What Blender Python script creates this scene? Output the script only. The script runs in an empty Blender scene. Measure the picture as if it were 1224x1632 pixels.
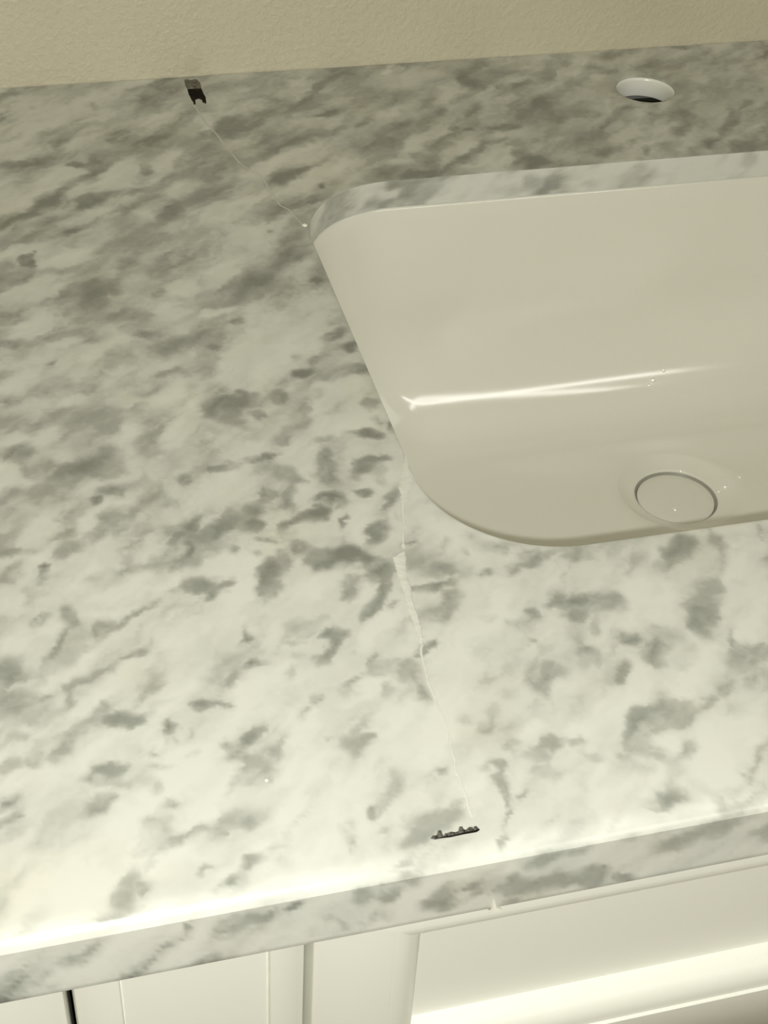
import bpy, bmesh, math
import numpy as np
from mathutils import Matrix, Vector
from mathutils.geometry import delaunay_2d_cdt

scene = bpy.context.scene
COL = scene.collection

# ------------------------------------------------------------------ camera
Z0 = 0.865                      # height of the countertop above the floor
CAM = (-0.06467, -0.81905, Z0 + 0.36929)
F_PX = 2398.72                  # focal length in pixels of the 1224 x 1632 frame
yaw, pitch, roll = 0.293158, 0.698236, 0.061505
fw = Vector((math.sin(yaw) * math.cos(pitch), math.cos(yaw) * math.cos(pitch), -math.sin(pitch)))
r0 = Vector((math.cos(yaw), -math.sin(yaw), 0))
u0 = r0.cross(fw)
rt = r0 * math.cos(roll) + u0 * math.sin(roll)
up = -r0 * math.sin(roll) + u0 * math.cos(roll)
cam_data = bpy.data.cameras.new('camera')
cam_data.sensor_fit = 'VERTICAL'
cam_data.sensor_height = 36.0
cam_data.sensor_width = 27.0
cam_data.lens = F_PX / 1632 * 36.0
cam_data.clip_start = 0.01
cam = bpy.data.objects.new('camera', cam_data)
cam.matrix_world = Matrix(((rt.x, up.x, -fw.x, CAM[0]), (rt.y, up.y, -fw.y, CAM[1]),
                           (rt.z, up.z, -fw.z, CAM[2]), (0, 0, 0, 1)))
COL.objects.link(cam)
scene.camera = cam

# ------------------------------------------------------------------ world, lamps, exposure
world = bpy.data.worlds.new('world')
scene.world = world
world.use_nodes = True
world.node_tree.nodes['Background'].inputs[0].default_value = (1, 0.95, 0.85, 1)
world.node_tree.nodes['Background'].inputs[1].default_value = 0.05

def lamp(name, kind, loc, energy, color, target=None, **kw):
    d = bpy.data.lights.new(name, kind)
    d.energy = energy
    d.color = color
    for k, v in kw.items():
        setattr(d, k, v)
    o = bpy.data.objects.new(name, d)
    o.location = loc
    if target is not None:
        o.rotation_euler = (Vector(target) - Vector(loc)).to_track_quat('-Z', 'Y').to_euler()
    COL.objects.link(o)
    return o

# the torch of the phone that takes the picture, about a centimetre from its lens
torch = Vector(CAM) - up * 0.010 + rt * 0.010
lamp('phone_torch', 'POINT', torch, 11.8, (1.0, 1.0, 0.93), shadow_soft_size=0.0035)
# room light from the front, made up as crossed bars for the basin's streaks
for tilt, e in ((38, 1.9), (-26, 2.1)):
    bar = lamp('room_streak_light', 'AREA', (0.86, -2.0, Z0 + 1.06), e, (1.0, 0.98, 0.90), target=(0.2, -0.1, Z0 - 0.1),
                shape='RECTANGLE', size=0.84, size_y=0.09)
    bar.rotation_euler.rotate_axis('Z', math.radians(tilt))
# added fill light without a known source, brightens the basin's back left corner
lamp('corner_fill_light', 'AREA', (1.44, -0.80, Z0 + 0.70), 0.9, (0.97, 1.0, 0.95), target=(0.1, -0.2, Z0),
     shape='RECTANGLE', size=0.45, size_y=0.7)

scene.view_settings.view_transform = 'Standard'
scene.view_settings.look = 'None'
scene.view_settings.exposure = 0.0
scene.view_settings.gamma = 1.0
scene.view_settings.use_curve_mapping = False
scene.cycles.blur_glossy = 0.05
scene.cycles.sample_clamp_indirect = 0
scene.cycles.max_bounces = 10
scene.cycles.diffuse_bounces = 6

# ------------------------------------------------------------------ helpers
def material(name, color, rough=0.5, **kw):
    m = bpy.data.materials.new(name)
    m.use_nodes = True
    b = m.node_tree.nodes['Principled BSDF']
    b.inputs['Base Color'].default_value = (*color, 1)
    b.inputs['Roughness'].default_value = rough
    for k, v in kw.items():
        b.inputs[k].default_value = v
    return m

def add_bump(m, scale, strength, distance, detail=3.0, rough=0.5, lo=None, hi=None):
    nt = m.node_tree
    tc = nt.nodes.new('ShaderNodeTexCoord')
    nz = nt.nodes.new('ShaderNodeTexNoise')
    nz.inputs['Scale'].default_value = scale
    nz.inputs['Detail'].default_value = detail
    nz.inputs['Roughness'].default_value = rough
    nt.links.new(tc.outputs['Object'], nz.inputs['Vector'])
    src = nz.outputs['Fac']
    if lo is not None:
        mr = nt.nodes.new('ShaderNodeMapRange')
        mr.inputs['From Min'].default_value = lo
        mr.inputs['From Max'].default_value = hi
        mr.interpolation_type = 'SMOOTHSTEP'
        nt.links.new(src, mr.inputs['Value'])
        src = mr.outputs['Result']
    bp = nt.nodes.new('ShaderNodeBump')
    bp.inputs['Strength'].default_value = strength
    bp.inputs['Distance'].default_value = distance
    nt.links.new(src, bp.inputs['Height'])
    nt.links.new(bp.outputs['Normal'], nt.nodes['Principled BSDF'].inputs['Normal'])
    return m

def mottle(m, scale, c0, c1):
    """Base colour drifting between two close tones."""
    nt = m.node_tree
    tc = nt.nodes.new('ShaderNodeTexCoord')
    nz = nt.nodes.new('ShaderNodeTexNoise')
    nz.inputs['Scale'].default_value = scale
    nz.inputs['Detail'].default_value = 4
    rp = nt.nodes.new('ShaderNodeValToRGB')
    rp.color_ramp.elements[0].position = 0.3
    rp.color_ramp.elements[1].position = 0.7
    rp.color_ramp.elements[0].color = (*c0, 1)
    rp.color_ramp.elements[1].color = (*c1, 1)
    nt.links.new(tc.outputs['Object'], nz.inputs['Vector'])
    nt.links.new(nz.outputs['Fac'], rp.inputs['Fac'])
    nt.links.new(rp.outputs['Color'], nt.nodes['Principled BSDF'].inputs['Base Color'])
    return m

def thing(name, label, cat, base, group=None, kind=None):
    o = bpy.data.objects.new(name, None)
    o.empty_display_size = 0.05
    o.location = base
    COL.objects.link(o)
    if label: o['label'] = label
    if cat: o['category'] = cat
    if group: o['group'] = group
    if kind: o['kind'] = kind
    return o

def origin_of(o):
    v = Vector((0, 0, 0))
    while o is not None:
        v += o.location
        o = o.parent
    return v

def mesh(name, verts, faces, mat, parent=None, base=None, smooth=True, label=None, angle=35):
    """One mesh object; verts are room coordinates, stored about the parent or the base."""
    org = origin_of(parent) if parent is not None else Vector(base or (0, 0, 0))
    V = np.asarray(verts, float) - np.array(org)
    me = bpy.data.meshes.new(name)
    me.from_pydata(V.tolist(), [], [tuple(int(i) for i in f) for f in faces])
    me.materials.append(mat)
    bm = bmesh.new()
    bm.from_mesh(me)
    bmesh.ops.recalc_face_normals(bm, faces=bm.faces)
    bm.to_mesh(me)
    bm.free()
    if smooth:
        me.shade_smooth()
        me.set_sharp_from_angle(angle=math.radians(angle))
    o = bpy.data.objects.new(name, me)
    COL.objects.link(o)
    if parent is not None:
        o.parent = parent
    else:
        o.location = org
    if label: o['label'] = label
    return o

def tag(o, label=None, cat=None, group=None, kind=None):
    if label: o['label'] = label
    if cat: o['category'] = cat
    if group: o['group'] = group
    if kind: o['kind'] = kind
    return o

def box_vf(x0, y0, z0, x1, y1, z1, bev=0.0):
    """Box with chamfered edges, as vertex and face lists."""
    bm = bmesh.new()
    bmesh.ops.create_cube(bm, size=1.0)
    for v in bm.verts:
        v.co = Vector(((x0 + x1) / 2 + v.co.x * (x1 - x0), (y0 + y1) / 2 + v.co.y * (y1 - y0),
                       (z0 + z1) / 2 + v.co.z * (z1 - z0)))
    if bev > 0:
        bmesh.ops.bevel(bm, geom=bm.edges[:], offset=bev, segments=2, affect='EDGES', profile=0.5)
    bm.verts.index_update()
    vs = [tuple(v.co) for v in bm.verts]
    fs = [[v.index for v in f.verts] for f in bm.faces]
    bm.free()
    return vs, fs

def join_vf(parts):
    V, F = [], []
    for v, f in parts:
        n = len(V)
        V += list(v)
        F += [[i + n for i in q] for q in f]
    return V, F

def rings_vf(rings, closed=True, cap_first=False, cap_last=False):
    """Skin a list of equal-length rings."""
    n = len(rings[0])
    V = [tuple(p) for r in rings for p in r]
    F = []
    for k in range(len(rings) - 1):
        for i in range(n if closed else n - 1):
            j = (i + 1) % n
            F.append((k * n + i, k * n + j, (k + 1) * n + j, (k + 1) * n + i))
    if cap_first: F.append(tuple(range(n))[::-1])
    if cap_last: F.append(tuple((len(rings) - 1) * n + i for i in range(n)))
    return V, F

def lathe_vf(cx, cy, prof, n=48, cap_first=False, cap_last=False):
    a = np.linspace(0, 2 * math.pi, n, endpoint=False)
    return rings_vf([[(cx + r * math.cos(t), cy + r * math.sin(t), z) for t in a] for r, z in prof],
                    True, cap_first, cap_last)

def hash2(ix, iy, seed):
    h = (ix.astype(np.int64) * 374761393 + iy.astype(np.int64) * 668265263 + seed * 974634777) & 0xFFFFFFFF
    h = ((h ^ (h >> 13)) * 1274126177) & 0xFFFFFFFF
    h = h ^ (h >> 16)
    return (h & 0xFFFFFF) / float(0xFFFFFF)

def vnoise(x, y, seed):
    ix, iy = np.floor(x), np.floor(y)
    fx, fy = x - ix, y - iy
    fx = fx * fx * fx * (fx * (fx * 6 - 15) + 10)
    fy = fy * fy * fy * (fy * (fy * 6 - 15) + 10)
    a, b = hash2(ix, iy, seed), hash2(ix + 1, iy, seed)
    c, d = hash2(ix, iy + 1, seed), hash2(ix + 1, iy + 1, seed)
    return (a * (1 - fx) + b * fx) * (1 - fy) + (c * (1 - fx) + d * fx) * fy

def fbm(x, y, seed, octaves=4, gain=0.55):
    s, amp, tot = 0, 1.0, 0
    for k in range(octaves):
        s = s + amp * vnoise(x * 2 ** k + 17.3 * k, y * 2 ** k - 9.1 * k, seed + k)
        tot += amp
        amp *= gain
    return s / tot

# ------------------------------------------------------------------ materials
M_WALL = add_bump(mottle(material('wall_paint', (0.66, 0.60, 0.45), 0.42), 9, (0.565, 0.53, 0.405), (0.54, 0.50, 0.38)),
                  260, 0.4, 0.0011, 4.0, 0.55, 0.35, 0.75)
M_PAINT = add_bump(material('cabinet_paint', (0.87, 0.87, 0.81), 0.38), 220, 0.12, 0.0004)
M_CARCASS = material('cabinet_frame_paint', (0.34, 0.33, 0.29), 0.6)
M_DARK = material('dark_cavity', (0.05, 0.045, 0.035), 0.9)
M_FLOOR = mottle(material('floor_tile', (0.45, 0.42, 0.37), 0.5), 4, (0.47, 0.44, 0.38), (0.40, 0.37, 0.33))
M_CEIL = material('ceiling_paint', (0.80, 0.78, 0.72), 0.8)
M_PORCELAIN = material('porcelain_glaze', (0.73, 0.722, 0.65), 0.12, IOR=1.8)
M_RING = material('shadowed_gap', (0.30, 0.295, 0.25), 0.4)  # grey that paints the shade in the gap round the stopper
M_STOPPER = material('pale_stopper', (0.70, 0.695, 0.63), 0.15)
M_LINING = material('white_sleeve', (0.80, 0.80, 0.74), 0.25)
M_FILLER = add_bump(material('white_resin', (0.64, 0.645, 0.595), 0.3), 500, 0.3, 0.0006)
M_CHIP = add_bump(mottle(material('chip_pit_dark', (0.012, 0.010, 0.008), 0.8, **{'Specular IOR Level': 0.08}), 420, (0.005, 0.004, 0.003), (0.022, 0.018, 0.012)), 700, 0.6, 0.001)  # black paints the darkness of the pit where stone is missing
M_CHIPGREY = add_bump(mottle(material('worn_chip', (0.12, 0.115, 0.085), 0.6), 500, (0.05, 0.045, 0.03), (0.2, 0.19, 0.15)), 700, 0.5, 0.001)
M_CRACKBACK = material('pale_resin', (0.50, 0.50, 0.455), 0.4)
M_BEAD = material('droplet_glint', (0.97, 0.97, 0.95), 0.5, Metallic=0.8)  # near-white metal puts the droplets' glint into the material
M_HOLEDARK = material('hole_dark', (0.035, 0.03, 0.02), 0.9)  # near-black colour stands in for the shade below the faucet hole
M_CHIPRAGGED = add_bump(mottle(material('ragged_chip', (0.05, 0.05, 0.04), 0.8, **{'Specular IOR Level': 0.15}), 900, (0.008, 0.007, 0.005), (0.17, 0.17, 0.145)), 900, 0.6, 0.001)  # mottled dark paints the ragged pit at the front edge
M_CAULK = material('white_caulk', (0.82, 0.81, 0.73), 0.4)
M_CHROME = material('brushed_nickel', (0.6, 0.58, 0.53), 0.25, Metallic=1.0)

def marble_material():
    m = material('grey_veined_marble', (0.7, 0.7, 0.65), 0.24)
    nt = m.node_tree
    b = nt.nodes['Principled BSDF']
    at = nt.nodes.new('ShaderNodeAttribute')
    at.attribute_name = 'vein'
    tc = nt.nodes.new('ShaderNodeTexCoord')
    nz = nt.nodes.new('ShaderNodeTexNoise')
    nz.inputs['Scale'].default_value = 330
    nz.inputs['Detail'].default_value = 5
    nz.inputs['Roughness'].default_value = 0.6
    nt.links.new(tc.outputs['Object'], nz.inputs['Vector'])
    mad = nt.nodes.new('ShaderNodeMath'); mad.operation = 'MULTIPLY_ADD'
    mad.inputs[1].default_value = 0.22
    mad.inputs[2].default_value = -0.11
    nt.links.new(nz.outputs['Fac'], mad.inputs[0])
    # the fine grain only breaks up the grey, the white ground stays clean
    wt = nt.nodes.new('ShaderNodeMath'); wt.operation = 'MULTIPLY'
    sc = nt.nodes.new('ShaderNodeMath'); sc.operation = 'ADD'; sc.inputs[1].default_value = 0.15
    nt.links.new(at.outputs['Fac'], sc.inputs[0])
    nt.links.new(mad.outputs[0], wt.inputs[0]); nt.links.new(sc.outputs[0], wt.inputs[1])
    add = nt.nodes.new('ShaderNodeMath'); add.operation = 'ADD'
    nt.links.new(at.outputs['Fac'], add.inputs[0]); nt.links.new(wt.outputs[0], add.inputs[1])
    rp = nt.nodes.new('ShaderNodeValToRGB')
    e = rp.color_ramp.elements
    e[0].position = 0.0; e[0].color = (0.645, 0.655, 0.612, 1)
    e[1].position = 1.0; e[1].color = (0.200, 0.207, 0.184, 1)
    for pos, c in ((0.22, (0.555, 0.565, 0.525)), (0.5, (0.375, 0.385, 0.352)), (0.75, (0.275, 0.285, 0.257))):
        k = e.new(pos); k.color = (*c, 1)
    nt.links.new(add.outputs[0], rp.inputs['Fac'])
    # faint warm clouds in the stone
    n2 = nt.nodes.new('ShaderNodeTexNoise'); n2.inputs['Scale'].default_value = 22; n2.inputs['Detail'].default_value = 2
    nt.links.new(tc.outputs['Object'], n2.inputs['Vector'])
    mr = nt.nodes.new('ShaderNodeMapRange')
    mr.inputs['From Min'].default_value = 0.5; mr.inputs['From Max'].default_value = 0.75
    mr.inputs['To Max'].default_value = 0.6
    nt.links.new(n2.outputs['Fac'], mr.inputs['Value'])
    mx = nt.nodes.new('ShaderNodeMix'); mx.data_type = 'RGBA'; mx.blend_type = 'MULTIPLY'
    mx.inputs['B'].default_value = (1.0, 0.965, 0.90, 1)
    nt.links.new(mr.outputs['Result'], mx.inputs['Factor'])
    nt.links.new(rp.outputs['Color'], mx.inputs['A'])
    nt.links.new(mx.outputs['Result'], b.inputs['Base Color'])
    return m
M_MARBLE = marble_material()

# ------------------------------------------------------------------ the room
def wall_box(name, x0, y0, z0, x1, y1, z1, mat):
    v, f = box_vf(x0, y0, z0, x1, y1, z1)
    return tag(mesh(name, v, f, mat, base=((x0 + x1) / 2, (y0 + y1) / 2, z0), smooth=False), kind='structure')

RX0, RX1, RY0, RH = -0.60, 1.50, -2.30, 2.44
wall_box('floor', RX0 - 0.1, RY0 - 0.1, -0.1, RX1 + 0.1, 0.1, 0.0, M_FLOOR)
wall_box('ceiling', RX0 - 0.1, RY0 - 0.1, RH, RX1 + 0.1, 0.1, RH + 0.1, M_CEIL)
wall_box('wall_back', RX0 - 0.1, 0.0, 0.0, RX1 + 0.1, 0.1, RH, M_WALL)
wall_box('wall_left', RX0 - 0.1, RY0, 0.0, RX0, 0.0, RH, M_WALL)
wall_box('wall_right', RX1, RY0, 0.0, RX1 + 0.1, 0.0, RH, M_WALL)
wall_box('wall_front', RX0 - 0.1, RY0 - 0.1, 0.0, RX1 + 0.1, RY0, RH, M_WALL)

# ------------------------------------------------------------------ countertop
D = 0.56            # depth of the top
T_CUT = 0.0154      # slab thickness, seen at the cut-outs
T_FRONT = 0.0284    # built-up front edge
R_FRONT = 0.0085   # the eased arris
CX0, CX1 = RX0 + 0.001, 1.22
SX0, SX1, SY0, SY1, SR = 0.0797, 0.5263, -0.4310, -0.1409, 0.053   # the sink cut-out
HX, HY, HR = 0.3091, -0.0561, 0.0168                              # the faucet hole

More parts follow.
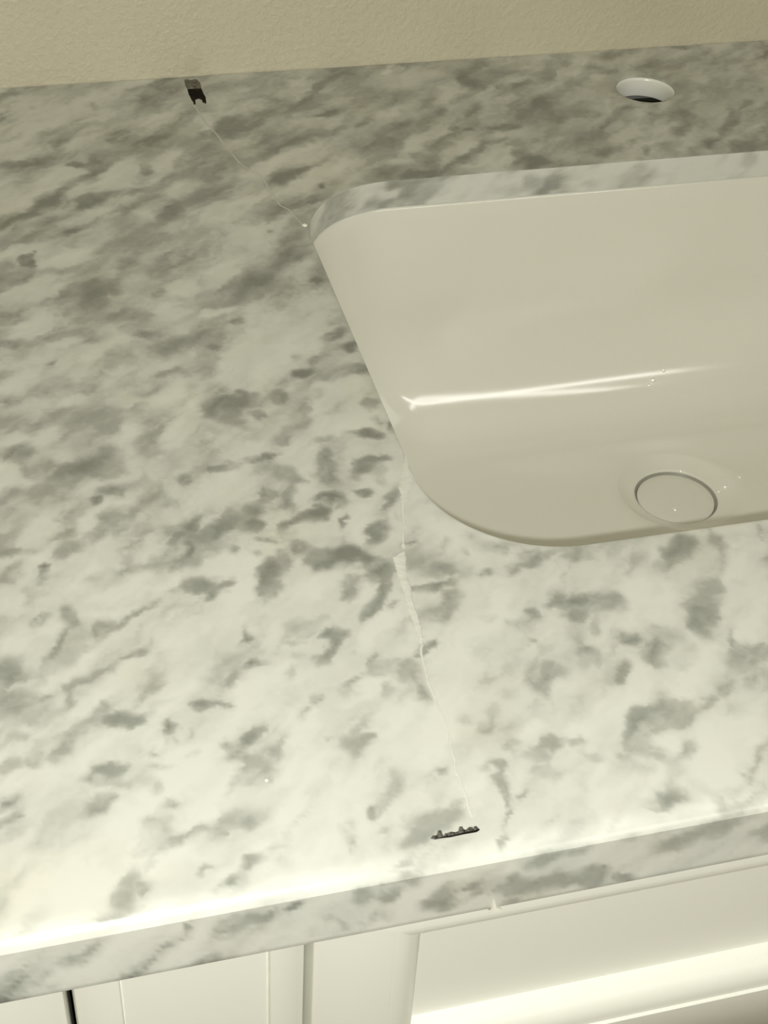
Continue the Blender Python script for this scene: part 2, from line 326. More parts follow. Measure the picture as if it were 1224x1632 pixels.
STROKES = """0,0,-153,-1040,15,-2,-1,-7,38 0,0,842,-988,14,-3,-1,-6,42 0,0,-327,-2645,17,-2,-2,-9,45 0,0,502,-2647,16,-3,-2,-9,40 0,0,-453,-3814,20,-2,-3,-13,40 0,0,257,-3844,19,-4,-2,-12,36
0,0,-550,-4703,23,-2,-3,-16,20 0,0,72,-4748,22,-4,-3,-16,8 0,0,-625,-5402,25,-3,-5,-20,5 0,0,-73,-5456,24,-5,-4,-20,5 0,0,653,-4719,20,-6,-3,-15,20 0,0,515,-5465,23,-7,-4,-19,12
0,0,1334,-4766,19,-8,-3,-14,22 0,0,1138,-5531,20,-8,-4,-17,15 0,0,1917,-896,13,-4,-1,-9,48 0,0,3116,-925,12,-5,-1,-8,42 0,0,884,-3930,18,-5,-2,-12,20
0,0,1612,-4759,30,-13,-3,-16,20 0,1,3695,-471,40,-18,-5,-30,35 0,1,384,-2856,41,5,26,-38,10 0,1,629,-2604,52,5,29,-41,17 0,1,-334,-321,40,-3,-9,-58,27 0,1,824,-4652,50,9,32,-54,3
0,1,-523,-2150,48,3,25,-76,20 0,1,974,-1285,40,1,70,-92,12 0,1,1843,-4610,16,32,90,-55,3 0,1,943,-1054,48,-1,49,-83,12 0,1,625,-3225,66,-8,6,-63,6 0,1,1678,-952,49,-3,58,-89,15
0,1,-16,-1126,65,13,59,-53,10 0,1,472,-1946,49,5,63,-80,20 0,1,1974,-1237,70,-3,50,-67,10 0,1,2054,-563,54,-12,19,-91,25 0,1,3001,-1083,54,-23,-14,-87,27 0,1,49,-3734,62,7,37,-77,8
0,2,447,-1079,62,-10,-8,-48,60 0,1,644,-4821,11,54,91,-27,3 0,1,399,-5148,62,10,35,-79,2 0,1,469,-1838,53,-2,33,-101,15 0,1,484,-1548,56,1,55,-96,12 0,1,1455,-5347,58,18,55,-84,3
0,1,263,-547,62,4,72,-92,18 0,1,1028,-246,74,-10,20,-87,25 0,1,706,-457,64,-7,25,-108,25 0,1,1795,-1118,59,2,107,-118,15 0,1,-529,-1785,64,1,21,-117,10
0,1,573,-3393,71,-9,10,-109,2 0,1,1940,-423,68,10,119,-95,20 0,1,-547,-2442,75,4,33,-107,10 0,1,-397,-1894,70,0,20,-120,10 0,1,-242,-1507,66,2,48,-132,10
0,1,459,-4997,77,-11,2,-116,3 0,1,2794,-591,105,-31,18,-91,25 0,1,1062,-5174,67,-1,42,-136,3 0,1,1491,-675,99,-9,52,-97,25 0,1,3146,-1220,98,-43,-14,-88,27
0,1,-339,-1106,66,5,78,-135,10 0,1,755,-3987,-4,57,165,-26,5 0,1,693,-3328,117,-29,-15,-76,8 0,1,-565,-1375,82,16,97,-100,10 0,1,1185,-5065,74,3,54,-130,2
0,1,1767,-251,120,-33,-12,-79,35 0,1,378,-3583,107,-11,8,-94,10 0,1,229,-1013,78,18,133,-101,10 2,1,1798,-68,47,8,1,-220,5 0,1,-67,-3052,92,22,84,-96,5
0,1,1413,-4611,92,-12,31,-124,8 0,2,2655,-1028,66,-7,79,-110,70 0,1,530,-3989,109,-1,33,-106,8 0,1,1107,-694,88,-11,40,-142,20 0,2,641,-677,79,-8,21,-94,60
0,2,1454,-163,76,-39,-101,-46,50 0,1,1502,-5000,65,18,114,-165,3 0,1,-595,-4161,92,13,44,-135,8 0,2,436,-1379,63,-3,46,-130,60 0,1,-451,-4041,97,17,61,-128,5
0,2,2223,-750,78,-23,3,-107,60 0,1,2557,-454,90,-12,109,-168,25 0,1,1986,-926,74,-14,70,-200,30 0,1,448,-2454,81,9,117,-159,15 0,2,-279,-2260,9,51,161,-18,60
0,1,673,-2934,113,-15,14,-126,20 0,2,2304,-938,92,-32,-14,-87,50 0,1,1713,-4714,11,55,235,-107,3 0,1,-247,-4503,18,88,157,-24,5 0,1,504,-3993,79,57,133,-90,8
0,1,-663,-3815,69,23,140,-167,10 0,2,3421,-320,100,-16,74,-101,50 0,1,792,-4115,82,-60,-127,-90,6 0,1,-46,-3294,114,20,80,-118,5 0,1,1062,-4700,19,90,158,-56,4
0,1,-438,-4648,71,19,104,-190,4 0,1,1479,-1175,79,-15,38,-203,30 0,1,605,-874,110,-15,4,-142,25 0,1,330,-2163,126,-10,19,-125,20 0,1,502,-599,87,-57,-199,-52,15
0,1,2386,-344,81,-25,-6,-195,30 0,1,11,-2417,110,-21,-48,-137,15 0,1,-215,-2639,137,-17,-22,-117,10 0,1,-603,-4966,72,33,135,-166,1 0,1,-748,-3492,154,23,40,-101,8
0,2,2540,-1235,86,-33,-17,-109,70 0,1,1261,-444,113,-22,6,-148,20 0,1,-100,-3360,87,25,141,-151,5 0,2,-411,-3128,64,-7,-30,-155,50 0,2,3270,-579,92,-14,90,-125,45
0,1,1493,-4601,110,-46,-30,-145,8 0,1,445,-4604,73,29,155,-177,5 0,1,59,-3005,154,-25,-21,-110,20 0,1,1146,-4430,110,-10,43,-163,6 0,1,-269,-4009,107,17,72,-153,5
0,2,754,-880,150,-29,-11,-69,60 0,1,48,-1525,189,-25,-16,-92,20 0,1,3373,-1024,132,-60,-20,-127,30 0,2,302,-2362,71,-9,-2,-154,65 0,1,368,-3826,151,-16,9,-122,12
0,1,-393,-4195,101,11,56,-175,8 0,1,1737,-4836,20,98,171,-80,3 0,1,1543,-4970,88,34,127,-160,3 0,2,1325,-971,98,-20,3,-114,65 0,2,1115,-341,45,6,266,-214,65
0,1,2969,-842,177,-72,-15,-100,25 0,2,518,-2168,89,0,58,-127,50 0,2,1555,-426,111,-29,-15,-98,60 0,1,1283,-4466,138,-52,-27,-130,17 0,2,-484,-3486,68,-3,-9,-172,60
0,2,453,-2281,93,-9,19,-128,75 0,2,1590,-768,86,-13,54,-146,60 0,1,691,-2185,132,-3,69,-153,30 0,1,-778,-4188,147,43,72,-115,3 0,1,145,-1696,135,18,114,-134,15
0,1,189,-1342,117,14,139,-157,20 0,1,-230,-1240,111,38,190,-118,15 0,1,-694,-3042,108,9,50,-185,20 0,2,3111,-72,67,-23,9,-188,50 0,1,-448,-3804,82,25,165,-203,12
0,1,-655,-2839,99,21,133,-185,20 0,1,219,-3936,18,91,226,-46,5 0,1,8,-4292,120,0,32,-180,3 0,2,151,-1496,109,-36,-92,-89,60 0,1,715,-5477,109,33,100,-169,6
0,1,42,-4165,160,-29,-27,-131,6 0,1,1416,-5082,114,22,101,-172,2 0,2,2089,-299,117,-62,-103,-58,75 2,1,2905,-24,45,12,3,-489,5 0,2,1021,-886,59,-7,64,-235,70
0,1,208,-3499,134,-3,39,-171,20 0,2,31,-3971,100,18,74,-124,60 0,1,-507,-3413,112,-11,-39,-201,30 0,1,2231,-1151,122,-1,165,-191,25 0,1,1716,-4486,113,-19,55,-219,15
0,2,-801,-4669,127,-9,-24,-111,50 0,1,397,-4271,117,-13,11,-206,10 0,2,190,-776,77,-8,6,-188,70 0,1,-556,-4708,86,38,175,-205,5 0,2,676,-2083,115,3,76,-125,75
0,1,309,-4329,134,3,53,-181,8 0,1,2729,-1001,117,-6,186,-222,30 0,1,953,-5415,20,91,254,-96,6 0,2,-50,-5019,105,8,34,-141,45 0,2,185,-2561,132,-22,-21,-113,55
0,2,3376,-1123,68,8,217,-201,60 0,2,1810,-1211,59,2,228,-254,80 0,1,315,-4860,149,25,76,-161,6 0,2,2124,-1333,105,-36,-23,-141,85 0,2,646,-1976,110,23,127,-116,50
0,2,-670,-3612,87,-7,-35,-178,55 0,2,46,-1813,91,-9,0,-173,45 0,2,-179,-2974,104,-14,-28,-148,50 0,1,-460,-4310,62,-7,-88,-422,10 0,2,193,-3165,78,-7,10,-208,75
0,2,-364,-1298,96,12,116,-154,85 0,2,1744,-596,150,14,109,-98,70 0,1,121,-3462,97,70,217,-123,20 0,2,29,-696,205,-25,-12,-78,65 0,2,1410,-983,117,-30,-22,-136,60
0,1,-144,-2284,140,9,91,-193,30 0,1,571,-4159,142,-19,11,-198,12 0,1,-40,-4148,155,20,76,-171,6 0,2,787,-1288,122,-9,50,-142,70 0,1,2,-3240,20,104,264,-42,10
0,1,-776,-4986,108,6,5,-264,6 0,1,752,-3532,21,106,258,-67,20 0,1,1145,-5443,144,-4,57,-202,10 0,2,1545,-1361,80,-16,41,-225,85 0,2,712,-4292,113,-32,-30,-145,45
0,1,448,-4414,102,50,198,-187,10 0,2,351,-4194,116,-12,8,-151,60 0,2,2443,-643,134,-35,28,-138,65 0,1,-293,-3333,178,16,64,-163,20 0,1,238,-4239,167,53,118,-143,12
0,2,-437,-1535,67,3,98,-266,65 2,1,1311,-61,135,18,1,-224,8 0,1,-391,-4600,128,15,65,-229,4 0,1,-655,-3982,142,38,117,-182,15 0,1,1428,-5505,106,11,122,-274,5
0,1,-473,-3604,114,7,61,-265,20 1,2,857,-5809,101,20,-31,-189,50 0,1,-458,-3033,132,7,61,-230,15 0,1,-618,-4573,93,26,163,-287,8 0,2,-15,-1308,65,-2,77,-289,70
0,1,30,-3221,197,-32,-30,-154,15 0,1,612,-1192,160,-88,-198,-87,20 0,2,1345,-83,116,8,162,-151,65 0,1,-783,-4406,138,23,68,-216,8 0,1,-576,-3255,128,2,26,-245,20
0,2,3105,-1099,119,-41,30,-169,50 0,1,-304,-3570,120,5,60,-262,12 0,2,-154,-1036,66,63,234,-66,65 0,2,0,-2727,136,-7,18,-142,65 0,1,1614,-4359,131,-20,67,-255,20
0,1,652,-3596,158,-22,17,-206,15 0,1,295,-3371,197,-39,-30,-158,30 0,1,342,-5358,99,35,171,-266,5 0,1,252,-3717,183,-37,-34,-172,25 0,1,-584,-3276,167,3,20,-197,25
0,2,1415,-4837,143,-60,-27,-128,45 0,1,594,-3626,226,-55,-28,-141,20 0,1,-198,-4177,153,33,115,-195,6 0,1,-761,-3777,179,-12,-38,-186,35 0,2,1255,-1280,201,-51,-16,-97,55
0,2,2561,-305,208,-73,-14,-93,60 0,2,173,-2671,123,-8,22,-168,70 0,1,-692,-2729,157,5,28,-217,20 1,2,557,-5765,102,19,-17,-205,60 0,2,-527,-135,180,31,107,-96,60
0,2,-15,-2255,94,-17,-74,-208,60 0,2,869,-971,107,-9,75,-201,70 0,2,2439,-244,95,-32,-31,-209,65 0,2,2004,-696,119,1,163,-174,60 0,1,571,-5346,22,99,329,-102,8
0,2,-328,-2582,124,-19,-56,-160,60 0,2,-730,-5217,64,31,187,-237,28 0,1,-225,-3088,131,4,69,-266,20 0,1,1070,-4434,166,-14,58,-217,10 0,2,-76,-2025,113,-25,-92,-168,70
0,2,-565,-1483,93,11,136,-214,75 0,1,-283,-3301,177,16,76,-195,20 0,1,1304,-4735,128,-6,97,-285,12 0,1,1264,-4994,149,-39,4,-243,8 0,1,1704,-4484,131,19,163,-253,15
0,2,-445,-2270,96,7,92,-220,55 0,2,671,-1627,116,-11,46,-193,65 0,2,-222,-1385,120,-3,36,-185,85 0,2,2379,-448,177,-60,-18,-119,60 0,2,-661,-3176,138,4,17,-160,65
1,2,1203,-5688,89,35,51,-230,40 0,2,1516,-1163,84,-23,-41,-255,55 0,1,450,-4383,137,19,132,-254,5 0,2,175,-1225,86,6,180,-249,65 0,1,285,-2655,183,-15,27,-209,30
0,2,689,-1876,150,12,112,-143,60 0,1,-734,-4092,106,45,251,-255,15 0,1,113,-2250,202,-12,29,-192,15 0,2,310,-795,118,2,111,-194,65 0,2,2854,-824,171,-37,73,-153,65
0,2,3202,-918,125,-71,-116,-122,55 1,2,1435,-5752,109,34,-17,-222,35 1,2,687,-5804,100,24,8,-237,45 0,2,2638,-831,135,-50,-26,-168,65 0,1,352,-4089,172,-18,14,-235,20
0,1,-403,-4918,148,40,122,-240,6 0,1,-269,-3479,237,-30,-33,-167,20 0,2,2427,-821,151,-98,-153,-62,60 0,2,-163,-2437,123,-9,-4,-199,55 0,2,-593,-1673,107,2,42,-229,65
0,2,2099,-905,112,-36,-33,-209,75 0,2,-655,-2373,108,1,19,-228,65 0,1,-51,-3909,134,26,167,-275,10 0,1,-727,-3259,168,6,26,-246,25 0,2,1821,-22,132,-36,-27,-182,70
0,2,1654,-4627,128,-2,87,-199,40 0,1,-250,-4273,156,35,139,-240,10 0,2,-187,-3182,159,4,40,-159,55 0,2,3209,-1305,156,-63,3,-165,80 0,2,1675,-4969,134,-62,-37,-174,50
0,2,-216,-5311,112,29,92,-205,33 0,2,-198,-3402,172,58,113,-112,50 0,2,3364,-1330,180,-84,-21,-134,55 0,2,131,-4234,20,99,252,-50,65 0,2,1326,-1307,172,-45,-24,-145,65
0,1,1137,-4731,191,-18,57,-235,20 0,2,-290,-735,170,45,164,-112,65 0,2,2919,-1277,138,-54,-10,-188,75 0,1,403,-4019,123,46,258,-264,15 0,1,-555,-2696,130,-4,-9,-342,25
0,2,-502,-920,92,-3,9,-295,65 0,1,-158,-3676,207,16,76,-214,25 0,2,684,-5045,144,-45,-38,-180,40 0,2,1186,-5201,154,-17,39,-187,55 0,2,2746,-437,167,-34,97,-191,50
0,2,3657,-265,110,-46,-7,-258,50 0,1,787,-5074,177,18,111,-259,8 0,1,226,-2479,120,-6,81,-404,15 0,1,645,-4058,22,110,415,-110,10 0,2,28,-2099,200,-28,-26,-144,75
0,2,962,-438,135,-45,-148,-170,60 0,1,189,-4117,231,39,111,-195,15 0,2,705,-4516,120,56,168,-169,65 2,1,2514,-33,162,24,-26,-316,5 0,2,-428,-5278,195,27,35,-153,42
0,2,3478,-941,102,-115,-282,16,50 0,1,-417,-2614,153,0,45,-336,25 0,2,-811,-4525,199,-13,-32,-153,55 0,2,128,-3208,130,-22,-44,-230,60 0,2,1290,-4635,135,-71,-90,-182,50
0,2,-682,-4891,159,27,50,-187,45 0,2,136,-3233,131,-23,-44,-231,65 0,2,221,-2426,120,-14,-5,-261,65 0,1,717,-3739,121,83,320,-217,18 0,1,159,-2242,352,-55,-26,-148,15
1,2,399,-5780,159,29,-5,-204,60 0,1,318,-4002,282,-61,-37,-184,20 0,2,2964,-297,169,-51,44,-207,65 0,2,906,-4913,29,136,226,-77,55 0,1,1572,-4378,235,-35,64,-244,15
0,1,822,-4219,278,-82,-38,-189,12 0,2,2087,-1238,130,58,237,-152,75 0,2,1648,-4420,154,-3,100,-220,55 0,2,843,-1553,112,-6,132,-307,90 0,2,1329,-5201,136,-7,75,-251,60
0,2,-136,-3485,159,-41,-96,-188,50 0,2,-269,-4095,79,-4,4,-429,60 0,1,889,-4294,279,-86,-39,-191,15 0,2,-525,-2582,101,6,99,-332,60 0,2,-430,-2938,130,-20,-87,-250,55
0,2,1575,-4483,123,-19,74,-293,50 0,2,1174,-588,104,-15,75,-344,75 0,2,-709,-3353,155,5,22,-224,70 0,2,478,-3693,230,-53,-28,-145,60 0,2,3530,-16,107,-50,-104,-278,65
0,2,450,-4772,124,-16,8,-283,50 0,1,1234,-5314,37,173,311,-131,10 0,2,133,-3065,193,-13,20,-184,65 0,1,-352,-2746,166,15,151,-341,25 0,2,1303,-5133,140,-48,-24,-245,55
0,2,-40,-1448,163,1,79,-218,50 0,2,511,-4302,116,-15,16,-310,60 0,2,312,-3690,127,-49,-154,-225,50 0,1,478,-4688,129,0,121,-467,20 0,2,926,-4231,135,-79,-156,-177,55
0,2,784,-1756,196,14,138,-175,55 0,2,1593,-4779,176,-2,88,-207,55 2,2,2106,-67,165,19,-19,-222,50 0,2,429,-3375,154,-123,-190,-84,55 0,2,751,-4257,120,-35,-58,-287,35
0,1,-137,-4162,298,-47,-41,-198,15 0,2,3612,-861,171,-65,44,-235,60 0,2,1367,-4896,151,-85,-95,-194,70 0,2,-65,-2618,135,-19,-50,-270,65 1,2,-664,-5703,127,16,83,-285,50
0,2,3023,-851,194,-116,-145,-107,50 1,2,709,-5655,136,38,34,-267,40 0,2,-117,-4241,150,-25,-50,-243,60 0,2,-552,-5490,126,87,183,-173,45 0,1,-338,-5113,219,58,123,-255,2
0,2,2867,-216,127,-48,-42,-282,50 0,1,-659,-4340,236,36,80,-255,10 2,2,1529,-89,170,12,-20,-224,60 2,2,2801,-98,124,32,1,-305,55 0,2,-233,-3661,26,131,282,-38,50
0,1,641,-4503,193,-5,90,-332,25 0,1,199,-4339,254,-54,-50,-244,8 0,2,1797,-664,223,-64,-26,-169,60 0,2,753,-2038,202,15,140,-185,70 0,2,419,-5436,137,-23,-13,-286,40
0,2,1186,-5318,138,-104,-145,-177,55 0,1,1617,-5185,195,-34,71,-355,5 0,1,-58,-2853,186,11,148,-351,20 0,2,-174,-2186,232,15,81,-168,65 0,2,1181,-4580,154,-56,-50,-243,65
0,2,2008,-1079,137,-20,154,-317,60 0,2,1671,-4388,187,-4,100,-218,55 0,2,-81,-3984,174,-28,-46,-226,45 0,2,1368,-4904,193,-80,-41,-194,65 0,1,703,-5331,243,-81,-57,-261,15
0,2,197,-4533,185,-17,9,-222,50 0,1,-267,-2855,192,6,97,-353,25 0,2,-758,-3724,148,-10,-55,-276,50 0,2,651,-3059,186,-24,24,-227,45 0,1,595,-3675,266,-65,-49,-250,15
0,2,1004,-4273,133,-61,-129,-256,55 0,2,155,-2065,231,-36,-31,-178,60 0,2,2261,-409,207,-85,-102,-164,60 0,2,700,-2756,200,-5,88,-217,70 0,1,-336,-4998,215,56,147,-296,6
0,2,-95,-5128,162,65,150,-207,50 0,2,496,-4222,137,-52,-132,-266,70 0,2,979,-4919,179,-13,58,-248,60 0,2,-338,-3249,271,-31,-31,-159,50 0,2,214,-228,233,26,172,-170,70
0,2,825,-4366,212,-64,-40,-196,50 0,2,480,-4823,185,-50,-48,-228,50 0,2,1683,-4615,156,23,164,-262,40 0,1,832,-5181,179,18,166,-401,12 0,2,-465,-5060,138,19,78,-315,40
0,2,-187,-4103,150,-14,-21,-298,60 0,1,1259,-5419,289,-125,-52,-237,20 0,2,1350,-732,195,-7,164,-237,85 0,2,1325,-5128,133,-56,-66,-312,45 0,2,898,-1221,131,-5,183,-354,70
0,2,1631,-4692,158,-69,-56,-270,40 0,2,323,-5280,129,73,218,-238,35 0,1,1577,-5133,185,-2,166,-427,15 0,2,87,-5243,98,105,283,-182,40 0,2,-136,-4256,151,-24,-63,-305,55
0,2,1468,-4874,135,-100,-187,-214,45 0,2,476,-4460,102,63,325,-270,55 0,2,626,-3701,224,-4,72,-216,65 0,2,635,-3714,224,-5,72,-217,55 0,2,550,-4352,95,89,326,-204,60
0,2,1461,-1364,240,-66,-32,-194,80 0,2,185,-3318,169,-50,-129,-250,65 0,2,237,-5094,245,-60,-41,-189,40 0,1,837,-5146,312,-107,-52,-244,4 0,2,1095,-5383,152,-85,-122,-256,40
0,1,942,-4808,46,219,355,-121,12 2,2,1028,-10,176,33,29,-280,60 2,2,2656,-90,15,182,280,45,40 2,2,2018,-128,116,31,42,-424,35 0,1,-304,-4817,283,-42,-62,-290,6
0,2,463,-5316,91,118,291,-181,40 2,2,2436,-103,189,27,-24,-274,30 0,1,1038,-4333,39,192,416,-138,12 0,2,435,-4159,199,-86,-133,-200,80 0,2,-663,-2587,172,-4,-7,-299,85
0,2,-453,-4813,156,4,25,-330,60 0,2,-349,-867,159,-1,72,-325,60 0,2,1459,-4938,188,34,150,-248,40 0,2,1132,-4944,180,-43,6,-289,30 0,2,-246,-3716,285,-38,-35,-177,55
1,2,-273,-5713,202,26,33,-253,45 0,2,1171,-5490,187,10,101,-273,60 0,2,471,-4227,146,-87,-235,-218,70 0,2,-164,-3293,263,20,76,-194,55 0,2,870,-5458,167,-36,-1,-316,25
0,2,1151,-5259,37,171,285,-115,45 0,2,115,-4316,255,-51,-42,-203,60 0,2,147,-5155,166,-38,-67,-310,30 0,2,1817,-4373,152,-178,-236,-79,45 0,2,-53,-2907,154,-7,42,-356,70
0,2,1222,-5397,248,-29,43,-226,60 0,2,-641,-3455,213,-17,-50,-256,50 0,1,-428,-2859,287,61,213,-278,25 0,2,-567,-4620,105,26,238,-474,45 0,2,1084,-4342,276,-94,-39,-191,60
0,2,1092,-4335,276,-94,-39,-191,60 0,2,-567,-5546,207,34,55,-264,35 0,1,-322,-2947,306,27,126,-298,25 0,2,461,-3873,198,-70,-124,-244,80 0,2,-479,-5090,142,1,5,-404,35
2,2,3367,-53,177,176,157,-169,40 0,2,1006,-5494,182,-44,-2,-317,25 0,2,1020,-5065,199,49,157,-252,35 0,2,-529,-1874,275,28,105,-201,90 0,2,379,-3178,188,-95,-229,-195,75
0,2,-763,-4040,147,58,271,-293,60 0,2,206,-4173,291,-60,-40,-194,45 0,2,-569,-3948,202,4,21,-292,55 0,2,1270,-5143,167,-69,-70,-327,55 0,2,-605,-2055,199,66,277,-211,40
0,2,838,-309,190,-36,-47,-309,55 0,2,650,-5338,0,138,441,-78,45 0,2,579,-4081,178,48,226,-281,60 0,2,745,-3030,211,-29,33,-300,65 1,2,914,-5774,227,46,-46,-286,55
0,2,-371,-3429,219,95,231,-187,65 0,2,-500,-4132,204,-22,-62,-302,30 0,2,108,-1079,258,62,246,-186,60 0,2,1167,-4650,190,-70,-64,-310,50 1,2,-223,-5676,171,24,48,-364,50
0,2,579,-5167,240,-73,-54,-250,25 0,2,1337,-5197,164,-22,82,-402,50 0,2,-455,-5337,207,61,126,-273,40 0,2,2795,-1294,277,-113,-35,-218,75 0,2,1476,-4454,145,96,287,-254,40
0,2,1220,-5172,165,-19,83,-400,50 0,2,659,-3912,94,106,417,-218,60 0,2,69,-4379,188,35,171,-313,35 0,2,-127,-5319,262,24,53,-243,38 0,2,694,-4415,144,-14,74,-460,75
1,2,998,-5639,226,37,-85,-304,25 0,2,-92,-5108,203,-39,-67,-311,45 0,2,-96,-3900,283,20,76,-227,60 1,2,1153,-5724,149,41,-35,-452,30 0,2,567,-5275,266,37,98,-235,40
0,2,-416,-4383,102,30,365,-548,60 0,2,-532,-5020,209,-24,-68,-314,50 0,2,-579,-4277,269,112,168,-181,75 0,2,619,-4578,251,-5,72,-272,55 0,2,405,-4332,187,56,234,-297,50
0,2,519,-4896,97,-140,-405,-124,55 0,2,295,-3970,157,24,233,-404,65 0,2,-749,-3920,167,-2,-27,-417,60 0,2,-187,-3755,183,-47,-169,-338,55 0,1,1067,-5440,294,-118,-79,-364,12
0,2,-567,-3744,246,32,99,-271,55 0,2,-491,-4391,223,58,159,-273,60 0,2,1804,-4492,49,143,418,-219,35 0,2,-316,-1654,225,7,110,-310,75 0,2,75,-3584,163,-34,-118,-414,70
0,2,493,-4300,40,197,346,-87,50 0,1,456,-4291,292,-36,21,-413,15 0,2,745,-3304,303,-76,-43,-227,40 0,2,134,-4649,207,-44,-70,-334,40 0,2,529,-4622,126,42,358,-457,45
0,2,798,-5326,167,-84,-166,-352,40 0,2,1260,-5362,286,-123,-50,-233,50 0,2,132,-3964,285,-54,-50,-246,80 0,2,1110,-4548,196,108,249,-237,55 0,2,1615,-4750,247,-109,-57,-275,55
0,2,931,-4960,302,-105,-49,-229,55 1,2,165,-5696,336,121,118,-180,35 0,2,-573,-4320,169,-183,-295,-123,70 0,2,-873,-5318,44,197,376,-24,30 0,2,304,-4991,105,70,466,-410,35
0,2,-728,-4740,198,47,144,-349,60 0,2,291,-3820,35,176,415,-87,50 0,2,526,-3013,213,-20,61,-363,85 0,2,218,-3577,148,-15,16,-516,75 0,2,-712,-4546,189,85,262,-290,40
0,2,-374,-5349,190,47,151,-371,45 0,2,446,-4490,255,76,189,-249,55 0,2,1508,-5423,118,35,351,-556,30 0,2,686,-3488,172,-43,-84,-432,85 0,2,135,-3855,281,-53,-54,-269,65
0,2,501,-3618,161,112,367,-233,60 0,2,385,-3942,274,3,92,-287,75 0,2,271,-4591,205,-21,14,-387,75 0,2,1816,-4360,113,-248,-327,13,45 0,2,1577,-4478,206,33,230,-352,50
1,2,1014,-5838,192,-16,-307,-393,50 0,2,1294,-4819,288,-114,-54,-258,60 0,2,1285,-5528,74,-165,-463,-58,40 0,2,-623,-4679,90,147,464,-139,55 0,2,247,-4650,129,104,417,-293,60
0,2,-374,-4704,137,100,411,-293,35 0,2,-390,-3798,215,118,299,-215,65 0,2,462,-3282,29,153,513,-111,50 0,2,774,-2856,274,6,157,-296,85 0,2,1807,-4478,38,189,398,-180,35
0,2,1396,-4377,38,189,406,-157,30 0,2,1265,-4350,273,-100,-58,-284,40 0,2,858,-5214,205,3,127,-408,50 0,2,1166,-4339,193,9,208,-426,35 0,1,-473,-5046,247,70,248,-498,20
0,2,1447,-5149,194,37,228,-394,50 0,2,-169,-3986,179,142,351,-199,65 1,2,510,-5689,195,81,228,-344,25 0,2,-585,-3879,223,17,80,-380,60 0,2,1536,-5102,227,40,201,-347,40
0,2,774,-5496,175,52,249,-426,25 0,2,1530,-5102,255,45,181,-312,40 0,2,510,-3497,176,-30,-25,-495,50 0,2,346,-5486,174,-10,49,-509,45 0,2,1749,-4944,281,-134,-60,-287,50
0,2,-234,-980,213,-21,-68,-418,65 0,2,-537,-1877,287,58,241,-267,85 0,2,-624,-4417,109,96,589,-313,65 0,2,269,-4810,156,4,147,-581,40 0,2,22,-3463,271,-45,-64,-328,50
0,2,388,-4380,216,65,269,-344,60 0,2,1572,-4837,197,-190,-287,-193,50 0,2,-581,-5160,178,68,267,-424,45 0,2,-718,-4168,321,137,202,-208,35 0,2,670,-3750,33,169,533,-137,60
0,2,-576,-5067,234,-26,-87,-399,40 0,2,-92,-4290,155,56,405,-473,65 0,2,-239,-4267,301,28,97,-312,40 1,2,279,-5643,266,44,-7,-365,40 0,2,800,-5261,239,-82,-82,-380,45
0,2,1226,-4726,218,91,287,-328,40 0,2,1009,-4387,270,-2,141,-369,75 0,2,294,-3283,256,-64,-125,-358,75 2,2,1418,-44,205,189,261,-249,70 0,2,993,-5091,185,46,292,-470,35
0,2,-92,-3632,334,-51,-58,-295,75 0,2,1296,-5320,341,-147,-59,-275,65 2,2,2277,-109,234,205,220,-248,50 0,2,-836,-5544,178,112,337,-368,30 0,2,-220,-3904,144,9,203,-711,50
0,2,632,-5440,17,152,670,-168,45 0,2,-68,-4082,212,28,212,-469,50 0,2,342,-3453,310,5,122,-338,60 0,2,-372,-3648,246,-2,36,-429,60 0,2,-798,-4839,347,-25,-65,-303,45
0,2,1441,-5152,225,2,187,-476,50 0,2,1213,-4954,269,34,195,-375,50 0,2,18,-5314,135,99,496,-436,33 0,2,899,-4394,242,-76,-86,-421,75 1,2,73,-5784,170,-30,-468,-557,35
0,2,-847,-5072,189,58,234,-504,50 0,2,386,-4747,47,225,462,-117,45 0,2,-157,-5476,265,46,124,-393,50 0,2,1033,-5398,352,-138,-63,-288,30 0,2,685,-3489,220,-63,-133,-464,85
0,2,-384,-5197,264,-38,-90,-409,45 0,2,275,-4118,287,-62,-77,-381,65 0,2,785,-4981,291,30,166,-378,30 0,2,94,-4816,319,-67,-75,-351,25 0,2,298,-2582,290,-38,-9,-404,60
0,2,-599,-4829,161,47,338,-633,50 0,2,-15,-4504,183,123,454,-341,70 0,2,971,-5307,215,-97,-163,-480,60 1,2,1265,-5655,282,152,212,-310,35 0,2,-857,-5213,264,91,195,-389,25
0,2,-383,-4542,346,41,98,-337,60 0,2,127,-4901,279,100,252,-343,50 0,2,558,-4068,356,97,226,-280,65 0,2,750,-2286,227,-51,-92,-517,85 0,2,-226,-4818,328,-53,-77,-360,55
0,2,-665,-5561,150,108,497,-467,30 0,2,-70,-303,477,-52,-39,-256,65 0,2,977,-5555,99,160,554,-360,30 0,2,1370,-4950,388,-162,-62,-295,50 0,2,-47,-4256,161,71,548,-538,65
0,2,188,-2741,370,-63,-61,-329,80 0,2,1847,-856,323,-83,12,-393,70 1,2,244,-5710,348,91,97,-337,55 0,2,9,-4664,254,-33,-43,-492,65 0,2,-326,-4901,175,-222,-437,-182,65
0,2,527,-4503,295,-78,-86,-415,50 0,2,-98,-4982,315,71,179,-370,60 0,2,1111,-4834,296,-89,-38,-426,65 0,2,9,-5025,314,67,178,-376,50 0,2,1562,-4799,303,-2,182,-432,60
0,2,-125,-4045,440,-69,-58,-288,70 0,2,-24,-5064,317,69,179,-380,50 0,2,-334,-4328,204,22,195,-635,40 0,2,1501,-5208,206,38,338,-596,25 0,2,698,-3665,263,-68,-97,-496,80
